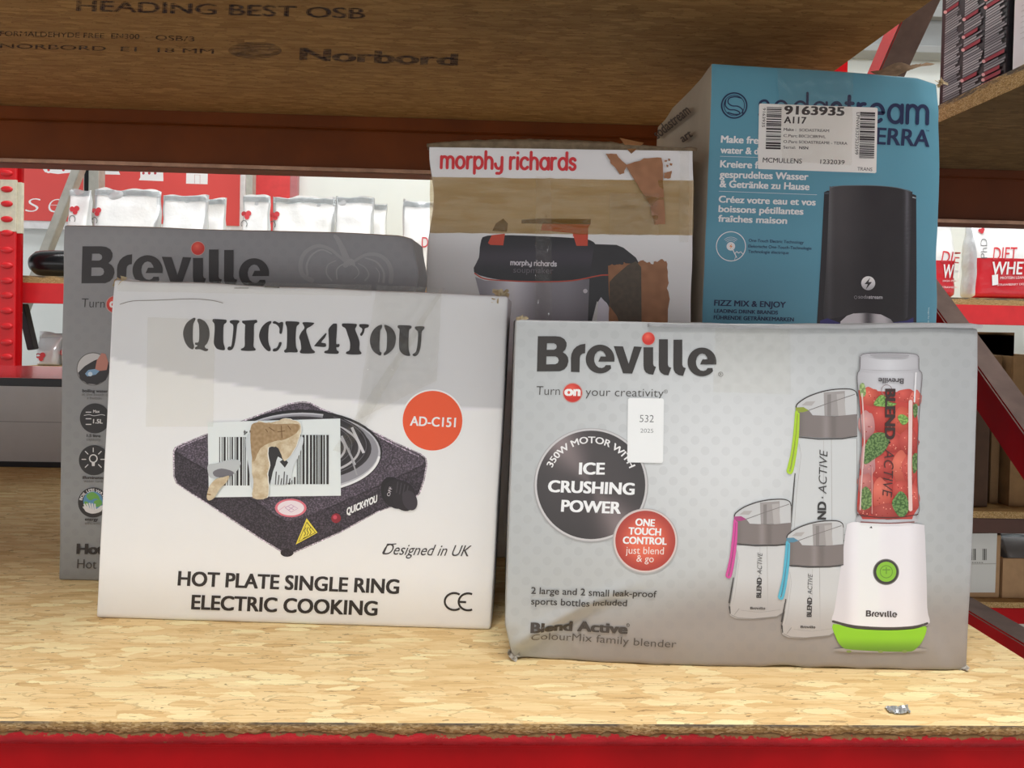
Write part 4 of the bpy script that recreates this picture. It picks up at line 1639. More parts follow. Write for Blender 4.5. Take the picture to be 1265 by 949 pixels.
def bottle(pr, X, Y, h, strap, big=False):
    """a lidded sports bottle; X, Y map the measured lid and body onto the page"""
    f = lambda x, y: (X + x, Y + y)
    bw = lambda t: t
    # glass body
    body = [f(90, 350), f(100, 430), f(88, 520), f(62, h - 90), f(48, h - 30), f(55, h), f(90, h + 18), f(180, h + 22), f(330, h + 8), f(400, h - 40), f(412, h - 160), f(412, 350)]
    pr.poly(body, lambda x, y: mixc((213, 213, 213), (186, 180, 177), sstep(pr.P(f(0, h - 260))[1], pr.P(f(0, h))[1], y)) if not big else (214, 216, 216), fine=6)
    pr.stroke([f(98, 380), f(108, 440), f(84, 640), f(70, h - 60)], 2, '#b3b0ae', False)
    pr.stroke([f(75, 540), f(50, h - 75)], 6, '#4a4644', True, 9)
    pr.stroke([f(52, h - 50), f(56, h - 12)], 9, '#4a4644', True, 6)
    pr.stroke([f(60, h - 5), f(100, h + 14), f(190, h + 20), f(330, h + 6), f(395, h - 35)], 3.5, '#8f8a87', False)
    pr.stroke([f(80, h - 4), f(108, h - 40)], 3, '#8f8a87', False)
    pr.stroke([f(120, h - 30), f(230, h - 18), f(350, h - 34)], 2.5, '#aaa5a2', False)
    pr.stroke([f(272, 350), f(276, h - 15)], 3, '#b9b6b4', False)
    pr.stroke([f(230, 360), f(228, h - 15)], 2, '#bdbab8', False)
    pr.stroke([f(410, 350), f(412, h - 150), f(402, h - 40)], 3, '#9d9996', False)
    # lid dome
    dome = [f(80, 190), f(84, 165), f(130, 130), f(210, 98), f(290, 82), f(370, 82), f(403, 92), f(412, 115), f(412, 225), f(90, 225)]
    pr.poly(dome, '#cfcfcf')
    pr.poly([f(230, 98), f(345, 90), f(345, 225), f(235, 225)], '#a59f9d')
    pr.poly([f(250, 110), f(270, 108), f(270, 225), f(250, 225)], '#8d8785')
    pr.poly([f(300, 108), f(340, 104), f(350, 225), f(310, 225)], '#b9b4b2')
    pr.stroke(smooth([f(80, 178), f(90, 158), f(140, 124), f(215, 96), f(290, 82), f(370, 80), f(404, 94), f(412, 118)], 4, False), 7, '#46413f', True, 5)
    pr.stroke([f(412, 118), f(412, 225)], 3, '#8a8582', False)
    pr.stroke([f(150, 195), f(260, 155), f(400, 108)], 3.5, '#7d7775', False)
    pr.poly([f(110, 168), f(135, 148), f(185, 146), f(165, 170)], '#b9b4b2')
    # band of the lid
    x0 = pr.P(f(90, 0))[0]
    x1 = pr.P(f(412, 0))[0]

    def band(x, y):
        t = (x - x0) / (x1 - x0)
        s = math.exp(-((t - .47) / .05) ** 2) * .5 - math.exp(-((t - .6) / .04) ** 2) * .4 - .5 * math.exp(-(t / .07) ** 2)
        return mixc((122, 113, 110), (160, 150, 148), s + .3)
    pr.poly([f(90, 190), f(150, 196), f(170, 222), f(290, 228), f(412, 216), f(412, 332), f(330, 345), f(200, 345), f(90, 335)], band, fine=4)
    pr.stroke([f(88, 340), f(200, 352), f(330, 350), f(412, 336)], 6, '#4b4644', False)
    # strap loop
    pr.poly([f(78, 180), f(120, 178), f(150, 196), f(118, 206), f(78, 206)], mixc(tuple(int(strap[i:i + 2], 16) for i in (1, 3, 5)), (90, 60, 80), .35))
    pr.stroke(smooth([f(82, 205), f(74, 300), f(60, 420), f(40, 505), f(36, 528), f(52, 534), f(62, 505), f(74, 440), f(88, 330), f(92, 215)], 4, False), 15, strap)
    sp = tuple(int(strap[i:i + 2], 16) for i in (1, 3, 5))
    pr.stroke(smooth([f(88, 215), f(80, 320), f(62, 440), f(48, 515)], 4, False), 5, mixc(sp, (60, 20, 50), .25), False)


def upright_text(pr, x, ybot, ytop, cap, a, b, split, col='#3f3b3a'):
    m = ybot + (ytop - ybot) * split
    pr.text(a, (x, ybot), (x + (m - ybot) * 0.03 * -1, m - (ytop - ybot) * 0.02), cap, col, 0.045, 0.0)
    pr.disc(x - cap * .45, m + (ytop - ybot) * 0.02, cap * 0.09, col, n=8)
    pr.text(b, (x - (m - ybot) * 0.03, m + (ytop - ybot) * 0.06), (x - (ytop - ybot) * 0.03, ytop), cap, col, -0.005, 0.22)


# the tall bottle stands behind
pr = Print(bl).at(0, 0, 1)
K = 4.747 / 1.0
pr.at(970 - 0.0, 470, 4.99)
s_ = 4.99 / 4.747


class Sc:
    """draws with the small bottle's units enlarged"""


pr.at(969.5 + 0.0, 462.5, 4.4)
bottle(pr, -20, 0, 905, '#b5d934', True)
pr.at(970, 470, 4.99)
pr.text('ND', (248, 855), (250, 750), 50, '#3a3837', 0.045)
pr.disc(228, 722, 5, '#3a3837', n=8)
pr.text('ACTIVE', (252, 700), (260, 428), 50, '#3a3837', -0.006, 0.22)
pr.build('bottle_picture', INK, 'printed tall bottle with a lime strap')
pr = Print(bl).at(890, 600, 4.747)
pr.lay = 14
bottle(pr, 0, 0, 760, '#d9519f')
upright_text(pr, 236, 655, 392, 27, 'BLEND', 'ACTIVE', 0.46)
put_logo(pr, lambda p: (172 + (p[0] - 42) * .079, 709 + (p[1] - 78) * .066), '#4b4644')
pr.build('bottle_picture', INK, 'printed small bottle with a pink strap')
pr = Print(bl).at(890, 600, 4.747)
pr.lay = 30
bottle(pr, 306, 125, 745, '#5cb9d3')
upright_text(pr, 530, 766, 515, 27, 'BLEND', 'ACTIVE', 0.46)
put_logo(pr, lambda p: (466 + (p[0] - 42) * .078, 818 + (p[1] - 78) * .066), '#4b4644')
pr.build('bottle_picture', INK, 'printed small bottle with a blue strap')

# picture of the blender
pr = Print(bl).at(880, 600, 3.72)
pr.lay = 34
pr.disc(770, 752, 215, '#a8a09b', ry=13, fine=5)
gx0, gx1 = pr.P((600, 0))[0], pr.P((985, 0))[0]


def white_body(x, y):
    t = (x - gx0) / (gx1 - gx0)
    c = mixc((246, 242, 246), (214, 208, 212), sstep(0.75, 1.0, t) * .8 + sstep(0.14, 0.0, t) * .6)
    return mixc(c, (255, 255, 255), math.exp(-((t - .3) / .12) ** 2))


pr.poly(smooth([(628, 170), (700, 165), (860, 168), (960, 178), (972, 200), (978, 330), (986, 560), (985, 640), (800, 650), (650, 642), (552, 622), (560, 560), (590, 360), (612, 200)], 4), white_body, fine=5)
pr.stroke(smooth([(552, 622), (650, 645), (800, 654), (920, 648), (985, 632)], 4, False), 11, '#4b4341')
pr.poly(smooth([(552, 634), (650, 655), (800, 663), (920, 657), (980, 645), (968, 700), (935, 745), (880, 762), (640, 752), (590, 735), (565, 695)], 3), lambda x, y: mixc((150, 212, 40), (108, 150, 44), sstep(pr.P((0, 690))[1], pr.P((0, 765))[1], y)), fine=4)
for x in (625, 770, 880):
    pr.disc(x, 760, 12, '#8a9a54', ry=6, n=12)
pr.disc(795, 395, 60, '#7d7a76')
pr.disc(795, 395, 56, '#3f3a37')
pr.disc(796, 394, 46, '#8fc83a')
pr.ring(796, 394, 26, 30, '#6d9c34')
pr.stroke([(780, 385), (812, 385)], 5, '#6d9c34')
pr.stroke([(796, 375), (796, 402)], 5, '#6d9c34')
pr.poly([(718, 192), (728, 185), (732, 195)], '#3f3a37')
put_logo(pr, lambda p: (702 + (p[0] - 42) * .128, 571 + (p[1] - 78) * .128), '#4b4341')
pr.build('blender_picture', INK, 'printed white blender base with a lime foot')

# jar of strawberries
pr = Print(bl).at(1040, 425, 4.218)
pr.lay = 36
jar = smooth([(90, 65), (110, 50), (240, 46), (380, 54), (398, 72), (396, 130), (412, 160), (405, 260), (394, 420), (388, 620), (392, 780), (398, 860), (380, 895), (375, 930), (90, 930), (80, 892), (72, 860), (82, 700), (98, 520), (88, 330), (74, 170), (88, 130)], 3)
jx0, jx1 = pr.P((74, 0))[0], pr.P((405, 0))[0]
pr.poly(jar, lambda x, y: mixc((216, 216, 220), (186, 184, 188), abs((x - jx0) / (jx1 - jx0) - .5) * 2), fine=6)
pr.poly([(84, 240), (380, 255), (394, 420), (388, 620), (392, 780), (396, 850), (370, 890), (362, 912), (104, 912), (94, 890), (76, 850), (84, 700), (100, 520), (92, 400)], '#c9453c')
rnd = random.Random(4)
BER = [(140, 275, 55, 50, '#e8604a'), (330, 270, 60, 38, '#d8483e'), (380, 285, 34, 45, '#ee7466'), (215, 390, 70, 75, '#cf3a30'), (315, 400, 60, 75, '#e2553c'), (125, 420, 44, 75, '#dba3a4'),
       (270, 520, 50, 48, '#d3453a'), (345, 510, 52, 70, '#c94038'), (215, 640, 70, 65, '#cc4038'), (300, 640, 45, 85, '#e96a52'), (130, 610, 42, 95, '#d9a2a6'), (350, 650, 45, 80, '#d44a40'),
       (200, 780, 48, 85, '#ea6a55'), (310, 760, 55, 50, '#cf4238'), (120, 730, 44, 60, '#cf7a76'), (370, 800, 30, 70, '#dc5248'), (240, 870, 110, 40, '#a8332c'), (110, 860, 36, 40, '#b5463c')]
for x, y, a, b, c in BER:
    pts = [(x + a * math.cos(t * .42) * rnd.uniform(.85, 1.1), y + b * math.sin(t * .42) * rnd.uniform(.85, 1.1)) for t in range(15)]
    base = tuple(int(c[i:i + 2], 16) for i in (1, 3, 5))
    X0, Y0 = pr.P((x - a * .3, y - b * .35))
    R0 = max(a, b) / 4.218
    pr.poly(smooth(pts, 2), lambda px, py, B=base, X0=X0, Y0=Y0, R0=R0: mixc(mixc(B, (255, 190, 170), .22), mixc(B, (90, 14, 12), .35), math.hypot(px - X0, py - Y0) / R0 / 1.25), fine=5)
    for k in range(7):
        pr.disc(x + rnd.uniform(-.6, .6) * a, y + rnd.uniform(-.6, .6) * b, 3.2, '#9b2a22' if k % 2 else '#f0a08a', n=6)
        pr.lay -= 0.9
for pts, c in (([(160, 315), (190, 270), (215, 268), (240, 300), (280, 310), (250, 325), (200, 325)], '#7fae4e'), ([(285, 380), (310, 365), (340, 385), (335, 410), (310, 420)], '#86b84e'),
               ([(105, 600), (120, 520), (160, 465), (225, 465), (245, 500), (215, 560), (160, 600), (120, 625)], '#56783f'), ([(90, 780), (120, 740), (150, 780), (150, 840), (100, 860)], '#6d8a4e'),
               ([(255, 830), (275, 790), (300, 765), (330, 790), (345, 850), (320, 895), (285, 890)], '#4f7a3c'), ([(365, 320), (388, 315), (386, 370), (370, 380)], '#5c7a44'),
               ([(362, 585), (388, 570), (386, 650), (366, 670)], '#56763e'), ([(88, 215), (110, 205), (120, 260), (95, 275)], '#a9bf7c')):
    base = tuple(int(c[i:i + 2], 16) for i in (1, 3, 5))
    pr.poly(smooth(pts, 3), lambda px, py, B=base: mixc(B, (200, 225, 150) if noise.noise(Vector((px * .5, py * .5, 1))) > 0 else (24, 50, 18), .30), fine=2.5)
    m = (sum(p[0] for p in pts) / len(pts), sum(p[1] for p in pts) / len(pts))
    for p in pts[::2]:
        pr.stroke([m, p], 2, mixc(base, (20, 45, 15), .5), False)
pr.poly(smooth([(95, 250), (115, 260), (150, 480), (155, 880), (90, 880), (84, 700), (104, 520), (92, 400)], 2), '#d9b3b0') if False else None
for pts, w, c in (([(352, 300), (350, 500), (348, 650), (352, 860)], 20, '#f0cfca'), ([(380, 150), (372, 300)], 8, '#eceaec'), ([(100, 260), (112, 500), (98, 700), (90, 860)], 7, '#e6c4c0'), ([(152, 640), (152, 880)], 5, '#d99a94')):
    pr.stroke(smooth(pts, 4, False), w, c)
pr.stroke(smooth([(90, 65), (88, 130), (74, 170), (88, 330), (98, 520), (82, 700), (72, 860), (82, 895)], 4, False), 4, '#6f6a6c', False)
pr.stroke(smooth([(396, 72), (396, 130), (412, 160), (405, 260), (394, 420), (388, 620), (392, 780), (398, 860), (380, 895)], 4, False), 4, '#7d7779', False)
pr.stroke(smooth([(90, 130), (180, 138), (320, 138), (396, 132)], 4, False), 3, '#b5b3b7', False)
pr.poly(smooth([(140, 56), (240, 50), (345, 58), (300, 72), (190, 70)], 3), '#a9a7ab')
pr.stroke(smooth([(92, 62), (120, 50), (240, 46), (370, 52), (396, 70)], 4, False), 4, '#807c80', False)
pr.stroke(smooth([(75, 885), (160, 900), (300, 900), (392, 885)], 4, False), 5, '#5e2f2c', False)
pr.stroke(smooth([(92, 925), (240, 932), (372, 925)], 4, False), 6, '#8d5a56', False)
pr.ring(228, 240, 26, 29, '#8f7a7a')
pr.text('BLEND', (222, 236), (220, 492), 50, '#3b2523', 0.045)
pr.disc(242, 512, 6, '#3b2523', n=8)
pr.text('ACTIVE', (218, 545), (205, 795), 50, '#4a2b29', -0.004, 0.22)
pr.text('Breville', (316, 180), (186, 176), 27, '#5d595c', 0.03, 0.0)
pr.build('jar_picture', INK, 'printed clear jar full of strawberries and mint')

bl.tape([(884, 401), (975, 402), (976, 487), (880, 484)], TAPE, seed=3.0, amp=0.0006)
bl.tape([(1010, 398), (1036, 402), (1100, 404), (1010, 401)], TAPE, seed=8.0) if False else None
bl.scrap(644, 396, 0.0055, TORN, seed=2, dy=0.002)
bl.scrap(633, 812, 0.0055, plain('torn_white_card', '#d8d3ca', 0.9, var=0.2, scale=200), seed=5, dy=0.001)
bl.scrap(1193, 826, 0.004, bpy.data.materials['torn_white_card'], seed=9, flat=0.4)
# lid edge standing proud along the top
bm = bmesh.new()
g = []
for i in range(41):
    t = i / 40
    px, py = 800 + (1212 - 800) * t, 398.6 + (405 - 398.6) * t
    p = bl.lay(px, py, 0.0)
    z = 0.0008 * noise.noise(Vector((t * 9, 2, 0))) + 0.0026 * sstep(0.3, 1.0, t) - 0.0018
    g.append([bm.verts.new(p + Vector((0, yy, z + zz))) for yy, zz in ((-0.0015, -0.001), (-0.0018, 0.0008), (0.012, 0.0022), (0.04, 0.002))])
for i in range(40):
    for j in range(3):
        bm.faces.new((g[i][j], g[i + 1][j], g[i + 1][j + 1], g[i][j + 1]))
bmesh.ops.solidify(bm, geom=bm.faces[:], thickness=0.0008)
obj('lid_flap', bm, plain('pale_grey_card', '#cfd0d1', 0.5, var=0.05), bl.root, True)


# ================================================================== white box of the hot plate (front left)
def q_col(x, y):
    # pale grey arc over the top of the print
    X = (x - 110) * 2.387
    Yb_ = 252 + 0.265 * X - 0.000105 * X * X if X < 1200 else 419
    yb = 330 + Yb_ / 2.387
    g = mixc((199, 199, 201), (210, 210, 211), sstep(480, 360, y))
    c = (232, 230, 236)
    return mixc(c, g, sstep(yb + 1.2, yb - 1.2, y) * sstep(139, 143, x - (y - 345) * -0.05))


q = Carton('hot_plate_box', 'white box of a hot plate with stencil lettering and torn barcode', 'box', (118, 764), (606, 779), (139, 345), (629, 366), 0.066, 1.17)
q.carton(FRONT, [WHITE_CARD, WHITE_CARD], colour=q_col, na=120, nb=110, rad=0.0022, wob=0.0010)
pr = Print(q).at(110, 330, 2.387)


def arc_y(X):
    return 252 + 0.265 * X - 0.000105 * X * X


# stencil lettering
pr = Print(q).at(220, 380, 7.906)
NK = '#262223'
QL = [
    smooth([(150, 102), (172, 108), (165, 130), (150, 165), (145, 250), (146, 330), (158, 375), (152, 402), (135, 408), (100, 385), (68, 335), (50, 265), (58, 205), (90, 145)], 3),
    smooth([(190, 115), (215, 110), (262, 135), (296, 185), (309, 245), (304, 300), (285, 350), (262, 378), (275, 400), (294, 405), (290, 422), (262, 426), (215, 408), (172, 408), (168, 390), (192, 372), (168, 362), (170, 342), (192, 342), (205, 320), (208, 250), (204, 170), (190, 135)], 3),
    smooth([(340, 118), (355, 112), (460, 118), (476, 130), (470, 150), (448, 172), (443, 250), (444, 340), (458, 390), (455, 415), (420, 415), (375, 398), (350, 350), (352, 300), (358, 220), (355, 160), (338, 135)], 3),
    smooth([(508, 130), (540, 122), (592, 126), (600, 142), (580, 165), (572, 220), (562, 310), (545, 385), (520, 415), (490, 415), (484, 395), (500, 380), (520, 378), (532, 300), (540, 220), (538, 170), (510, 150)], 3),
    smooth([(628, 130), (650, 128), (740, 122), (768, 122), (774, 145), (745, 165), (742, 250), (740, 330), (738, 380), (758, 405), (752, 420), (690, 425), (625, 420), (615, 405), (650, 380), (652, 300), (655, 200), (655, 168), (630, 150)], 3),
    smooth([(905, 132), (912, 150), (890, 180), (882, 260), (884, 340), (905, 400), (900, 425), (870, 420), (825, 370), (795, 300), (795, 250), (820, 190), (862, 148)], 3),
    smooth([(930, 138), (950, 133), (985, 150), (1005, 142), (1028, 148), (1022, 215), (1012, 255), (992, 250), (990, 200), (960, 165), (928, 155)], 3),
    smooth([(990, 340), (1012, 342), (1005, 375), (975, 420), (935, 430), (926, 415), (938, 400), (962, 395), (978, 370)], 3),
    smooth([(1050, 142), (1070, 134), (1165, 138), (1186, 148), (1180, 165), (1158, 190), (1150, 280), (1150, 340), (1155, 390), (1170, 420), (1160, 438), (1090, 438), (1045, 440), (1038, 418), (1060, 395), (1066, 300), (1064, 200), (1052, 165)], 3)]
for p in QL:
    pr.poly(p, NK)
pr.at(370, 380, 7.906)
QR = [
    smooth([(30, 152), (50, 143), (135, 148), (142, 160), (110, 185), (75, 205), (68, 240), (90, 310), (120, 400), (150, 428), (140, 446), (60, 450), (15, 446), (4, 430), (18, 400), (10, 330), (-2, 290), (20, 240), (48, 205), (45, 180)], 3),
    smooth([(255, 252), (264, 262), (245, 300), (212, 342), (252, 348), (262, 365), (255, 384), (210, 384), (150, 378), (150, 368), (190, 320)], 2),
    smooth([(325, 162), (345, 157), (366, 162), (366, 220), (360, 350), (385, 355), (394, 372), (380, 388), (362, 388), (366, 415), (384, 430), (378, 450), (330, 452), (250, 446), (248, 425), (282, 410), (288, 340), (285, 260), (286, 208)], 3),
    smooth([(416, 162), (440, 155), (545, 160), (562, 168), (555, 190), (545, 215), (570, 280), (588, 340), (586, 410), (606, 440), (598, 456), (540, 460), (462, 454), (460, 432), (490, 415), (494, 340), (470, 260), (450, 205), (420, 185)], 3),
    smooth([(585, 168), (600, 162), (665, 164), (680, 178), (668, 195), (640, 205), (632, 240), (612, 275), (598, 275), (594, 258), (610, 235), (612, 205), (588, 188)], 3),
    smooth([(805, 168), (805, 200), (790, 225), (785, 300), (782, 370), (785, 425), (802, 440), (795, 466), (775, 464), (725, 430), (695, 370), (690, 300), (712, 235), (758, 185)], 3),
    smooth([(828, 172), (850, 172), (905, 205), (938, 265), (942, 320), (925, 390), (880, 440), (835, 466), (822, 460), (828, 440), (848, 415), (855, 330), (853, 250), (835, 205)], 3),
    smooth([(960, 180), (980, 172), (1075, 176), (1096, 186), (1090, 205), (1072, 220), (1066, 300), (1066, 400), (1075, 440), (1082, 470), (1040, 470), (1000, 445), (975, 400), (974, 300), (978, 215), (962, 200)], 3),
    smooth([(1128, 190), (1150, 184), (1210, 184), (1222, 198), (1212, 215), (1195, 240), (1190, 320), (1180, 400), (1160, 455), (1130, 476), (1110, 470), (1106, 455), (1135, 435), (1150, 380), (1158, 300), (1158, 240), (1130, 208)], 3)]
for p in QR:
    pr.poly(p, NK)
pr.build('stencil_lettering', INK, 'black stencil lettering')

# round orange mark
pr = Print(q).at(110, 330, 2.387)
pr.disc(1013, 453, 92.5, '#f1e6e4', n=64)
pr.disc(1013, 453, 88, '#e4552c', n=64)
_b = pr.flush('round_mark', INK, 'orange disc')
pr.text('AD-C151', (947, 467), (1080, 472), 27, '#fbefe9', 0.025)
pr.build('mark_wording', INK, 'white characters', parent=_b)

# picture of the hot plate
pr = Print(q)
a3 = lambda x, y: (205 + x / 4.745, 490 + y / 4.745)
a4 = lambda x, y: (340 + x / 4.745, 490 + y / 4.745)
pr.at(0, 0, 1)
outline = [a3(50, 322), a3(62, 300), a3(100, 280), a3(245, 222), a3(470, 140), a3(640, 78), a3(720, 48), a3(800, 36), a4(200, 40), a4(270, 76), a4(380, 120), a4(500, 172), a4(700, 272), a4(845, 336), a4(878, 362), a4(884, 400), a4(868, 490), a4(840, 570), a4(800, 600), a4(600, 672), a4(380, 792), a4(200, 872), a4(120, 905), a4(70, 925), a4(40, 915), a3(690, 912), a3(640, 880), a3(560, 832), a3(270, 640), a3(120, 545), a3(68, 508), a3(52, 470)]
halo = [(373 + (x - 373) * 1.012, 592 + (y - 592) * 1.02) for x, y in outline]
pr.poly(halo, '#bdb4bb')
pr.poly(outline, '#3a333a')
# top plate
top = [a3(62, 318), a3(100, 285), a3(470, 145), a3(720, 52), a3(800, 40), a4(200, 44), a4(500, 180), a4(845, 342), a4(872, 372), a4(868, 398), a4(620, 512), a4(330, 642), a4(130, 720), a4(70, 730), a3(690, 722), a3(640, 690), a3(480, 580), a3(300, 460), a3(120, 362)]
pr.poly(top, '#544b55')
pr.stroke(smooth([a3(62, 330), a3(300, 468), a3(480, 588), a3(650, 705), a3(700, 730), a4(80, 735), a4(140, 722), a4(330, 648), a4(620, 520), a4(868, 404)], 4, False), 1.3, '#2b252b')
pr.poly([a4(70, 735), a4(330, 650), a4(620, 520), a4(868, 405), a4(880, 420), a4(862, 500), a4(600, 660), a4(120, 890), a4(70, 915)], '#3e363e')
# inner bevel lines of the top
pr.stroke(smooth([a4(640, 260), a4(690, 310), a4(680, 380), a4(640, 430)], 4, False), 1.6, '#3d353d')
pr.stroke(smooth([a3(560, 600), a3(640, 600), a3(760, 600), a3(880, 590)], 4, False), 1.2, '#3d353d')
pr.stroke([a4(520, 190), a4(700, 282), a4(840, 350)], 1.6, '#a094a0')
pr.stroke([a3(75, 300), a3(160, 262), a3(240, 232)], 1.2, '#a094a0')
pr.disc(*a4(70, 915), 8, '#2a252a', ry=5)
pr.build('hot_plate_picture', INK_SPECK, 'printed speckled dark hot plate')
pr = Print(q).at(340, 490, 4.745)
pr.lay = 10
pr.disc(160, 325, 468, '#1f1c20', ry=246)
pr.disc(160, 330, 458, '#b9b9bf', ry=236)
pr.disc(160, 322, 445, '#8c8b92', ry=218)
pr.stroke(arc(160, 330, 452, 228, 5, 75, 24), 14, '#e4e4ea', False)
pr.disc(150, 305, 415, '#332f33', ry=190)
for k, rx in enumerate((385, 300, 215)):
    pr.stroke(arc(150, 300, rx - 40, (rx - 40) * .47, -60, 88, 30), 13, '#b5b3b7', False)
    pr.stroke(arc(150, 292, rx, rx * .5, -70, 100, 36), 30, '#2a272a', False)
    pr.stroke(arc(150, 286, rx, rx * .5, -60, 80, 36), 5, '#57535a', False)
pr.stroke([(450, 180), (520, 330)], 16, '#c9c8cc', False)
pr.stroke([(390, 230), (470, 400)], 12, '#b0afb4', False)
pr.stroke([(480, 460), (430, 300)], 9, '#9a999e', False)
pr.stroke(arc(160, 330, 462, 246, 198, 285, 24), 16, '#1a181b', False)
# knob, lamp, marks on the front edge
pr.disc(688, 560, 66, '#1c191c', ry=92, rot=-18)
pr.disc(715, 570, 78, '#241f24', ry=88, rot=-18)
pr.poly(smooth([(690, 500), (740, 490), (800, 520), (825, 590), (790, 665), (730, 660), (690, 610)], 4), '#272227')
for t in (0, 1, 2, 3):
    pr.stroke([(720 + t * 20, 500 + t * 8), (712 + t * 18, 560 + t * 10)], 7, '#3d373d')
pr.disc(790, 608, 42, '#3a343b', ry=60, rot=-20)
pr.text('OFF', (672, 585), (688, 532), 18, '#cfc9cf', 0.0)
pr.disc(358, 712, 28, '#8a2430')
pr.disc(352, 706, 12, '#c5485a')
pr.text('QUICK4YOU', (421, 694), (597, 616), 44, '#ece8ec', 0.05, lean=0.42)
pr.disc(93, 652, 92, '#d4707e', ry=54, n=40)
pr.disc(93, 652, 78, '#ecd8dd', ry=44, n=40)
pr.stroke([(60, 650), (95, 632), (135, 655), (95, 676), (60, 650)], 3, '#b98ab0', False)
pr.stroke([(80, 645), (110, 662)], 3, '#b98ab0')
pr.stroke([(80, 665), (112, 642)], 3, '#b98ab0')
pr.stroke([(20, 668), (60, 640)], 3, '#d8a0ac')
pr.poly([(186, 712), (250, 796), (122, 866)], '#e2d04a')
pr.poly([(187, 732), (240, 796), (136, 852)], '#6b5c22', [[(187, 740), (234, 795), (142, 846)]])
for t in (0, 1, 2):
    pr.stroke(smooth([(172 + t * 16, 815 - t * 4), (180 + t * 16, 800 - t * 4), (172 + t * 16, 785 - t * 4), (182 + t * 14, 768 - t * 3)], 3, False), 4, '#3d3415')
pr.stroke([(166, 830), (215, 808)], 4, '#3d3415')
pr.build('hot_plate_picture', INK, 'printed coil ring, knob and warning triangle')

# wording below
pr = Print(q).at(110, 550, 2.387)
pr.text('HOT PLATE SINGLE RING', (263, 413), (912, 438), 41, '#2a2627', 0.032)
pr.text('ELECTRIC COOKING', (303, 483), (848, 502), 41, '#2a2627', 0.032)
pr.flush('product_lettering', INK, 'black product wording')
pr.text('Designed in UK', (866, 322), (1127, 328), 32, '#3a3637', 0.004, 0.42)
pr.stroke(smooth([(866, 318), (880, 296), (905, 291)], 4, False), 3, '#3a3637')
pr.flush('slogan', INK, 'slanted wording')
pr.stroke(arc(1077, 461, 28, 25, 305, 55, 20), 6, '#2a2627', False)
pr.stroke(arc(1118, 462, 28, 25, 295, 65, 20), 6, '#2a2627', False)
pr.stroke([(1093, 462), (1112, 463)], 6, '#2a2627', False)
pr.build('conformity_mark', INK)

# torn barcode sticker
pr = Print(q)
pr.lay = 30
pr.at(205, 490, 4.745)
pr.poly([(247, 150), (1023, 128), (1027, 580), (254, 590)], '#dfe6e6')
BC = '#2f2b2b'
rnd = random.Random(3)


def bars(x0, x1, y0, y1, cut=None):
    x = x0
    while x < x1:
        w = rnd.choice([5, 5, 9, 13])
        b = y1
        t = y0
        pr.poly([(x, t), (x + w, t), (x + w, b), (x, b)], BC)
        x += w + rnd.choice([5, 6, 9])


bars(315, 505, 236, 520)
bars(770, 955, 224, 512)
bars(640, 760, 470, 512)
pr.text('14', (500, 196), (458, 196), 28, BC, 0.0, flip=1.0)
pr.poly(smooth([(250, 400), (300, 390), (390, 365), (440, 380), (430, 420), (390, 460), (330, 470), (280, 478), (255, 460)], 3), '#b9bdbf')
pr.poly(smooth([(280, 440), (330, 420), (400, 440), (380, 466), (300, 470)], 3), '#6e6c72')
pr.poly(smooth([(470, 250), (520, 200), (600, 200), (620, 300), (600, 520), (515, 560), (490, 420)], 3), '#c8ced1')
pr.poly(smooth([(640, 350), (700, 300), (800, 230), (800, 300), (745, 430), (735, 500), (620, 510), (600, 420)], 3), '#cfd5d8')
pr.poly(smooth([(600, 305), (650, 290), (680, 320), (690, 370), (660, 350), (645, 400), (630, 440), (612, 515), (600, 480), (610, 400)], 2), '#2c2a2c')
pr.poly([(670, 380), (700, 415), (720, 385), (700, 360)], '#2c2a2c')
for k in range(6):
    pr.stroke([(650 + k * 16, 440 + (k % 3) * 20), (645 + k * 16, 512)], 6, '#3c3a3c')
_st = pr.build('barcode_sticker', INK, 'pale barcode sticker, partly torn off')
pr = Print(q)
pr.lay = 130
pr.at(205, 490, 4.745)
tan = lambda x, y: mixc((186, 164, 130), (214, 202, 176), .5 + .9 * noise.noise(Vector((x * .12, y * .12, 3))) + .4 * noise.noise(Vector((x * .5, y * .5, 3))))
edge_ = [(512, 200), (530, 170), (548, 142), (580, 150), (620, 150), (660, 142), (690, 128), (720, 128), (755, 138), (786, 152), (795, 190), (785, 240), (765, 290), (735, 340), (700, 375), (680, 340), (662, 300), (640, 292), (605, 300), (602, 350), (612, 400), (600, 450), (604, 520), (598, 590), (515, 590), (518, 500), (508, 420), (510, 300)]
edge_ = [(x + 5 * noise.noise(Vector((x * .13, y * .13, 0))), y + 5 * noise.noise(Vector((x * .13, y * .13, 9)))) for x, y in smooth(edge_, 3)]
pr.poly([(x + 5, y - 2) for x, y in edge_], '#ece9e0')
pr.poly(edge_, tan, fine=1.6)
pr.poly(smooth([(500, 190), (540, 150), (640, 160), (780, 160), (770, 210), (700, 250), (640, 260), (560, 300), (515, 380)], 3), lambda x, y: mixc((170, 143, 106), (150, 122, 86), .5 + noise.noise(Vector((x * .3, y * .3, 5)))), fine=1.6)
for p in ([(590, 190), (600, 205)], [(610, 180), (640, 200)], [(680, 170), (685, 240)], [(720, 170), (735, 190)], [(660, 205), (700, 200)]):
    pr.stroke(p, 5, '#6f5230')
pr.poly(smooth([(246, 575), (262, 520), (300, 480), (340, 470), (376, 462), (360, 500), (320, 540), (290, 590), (262, 606), (248, 598)], 3), tan, fine=1.6)
pr.stroke([(250, 570), (266, 572)], 7, '#8c6a40')
pr.build('torn_patch', INK, 'tan bare card where the sticker tore', parent=_st)

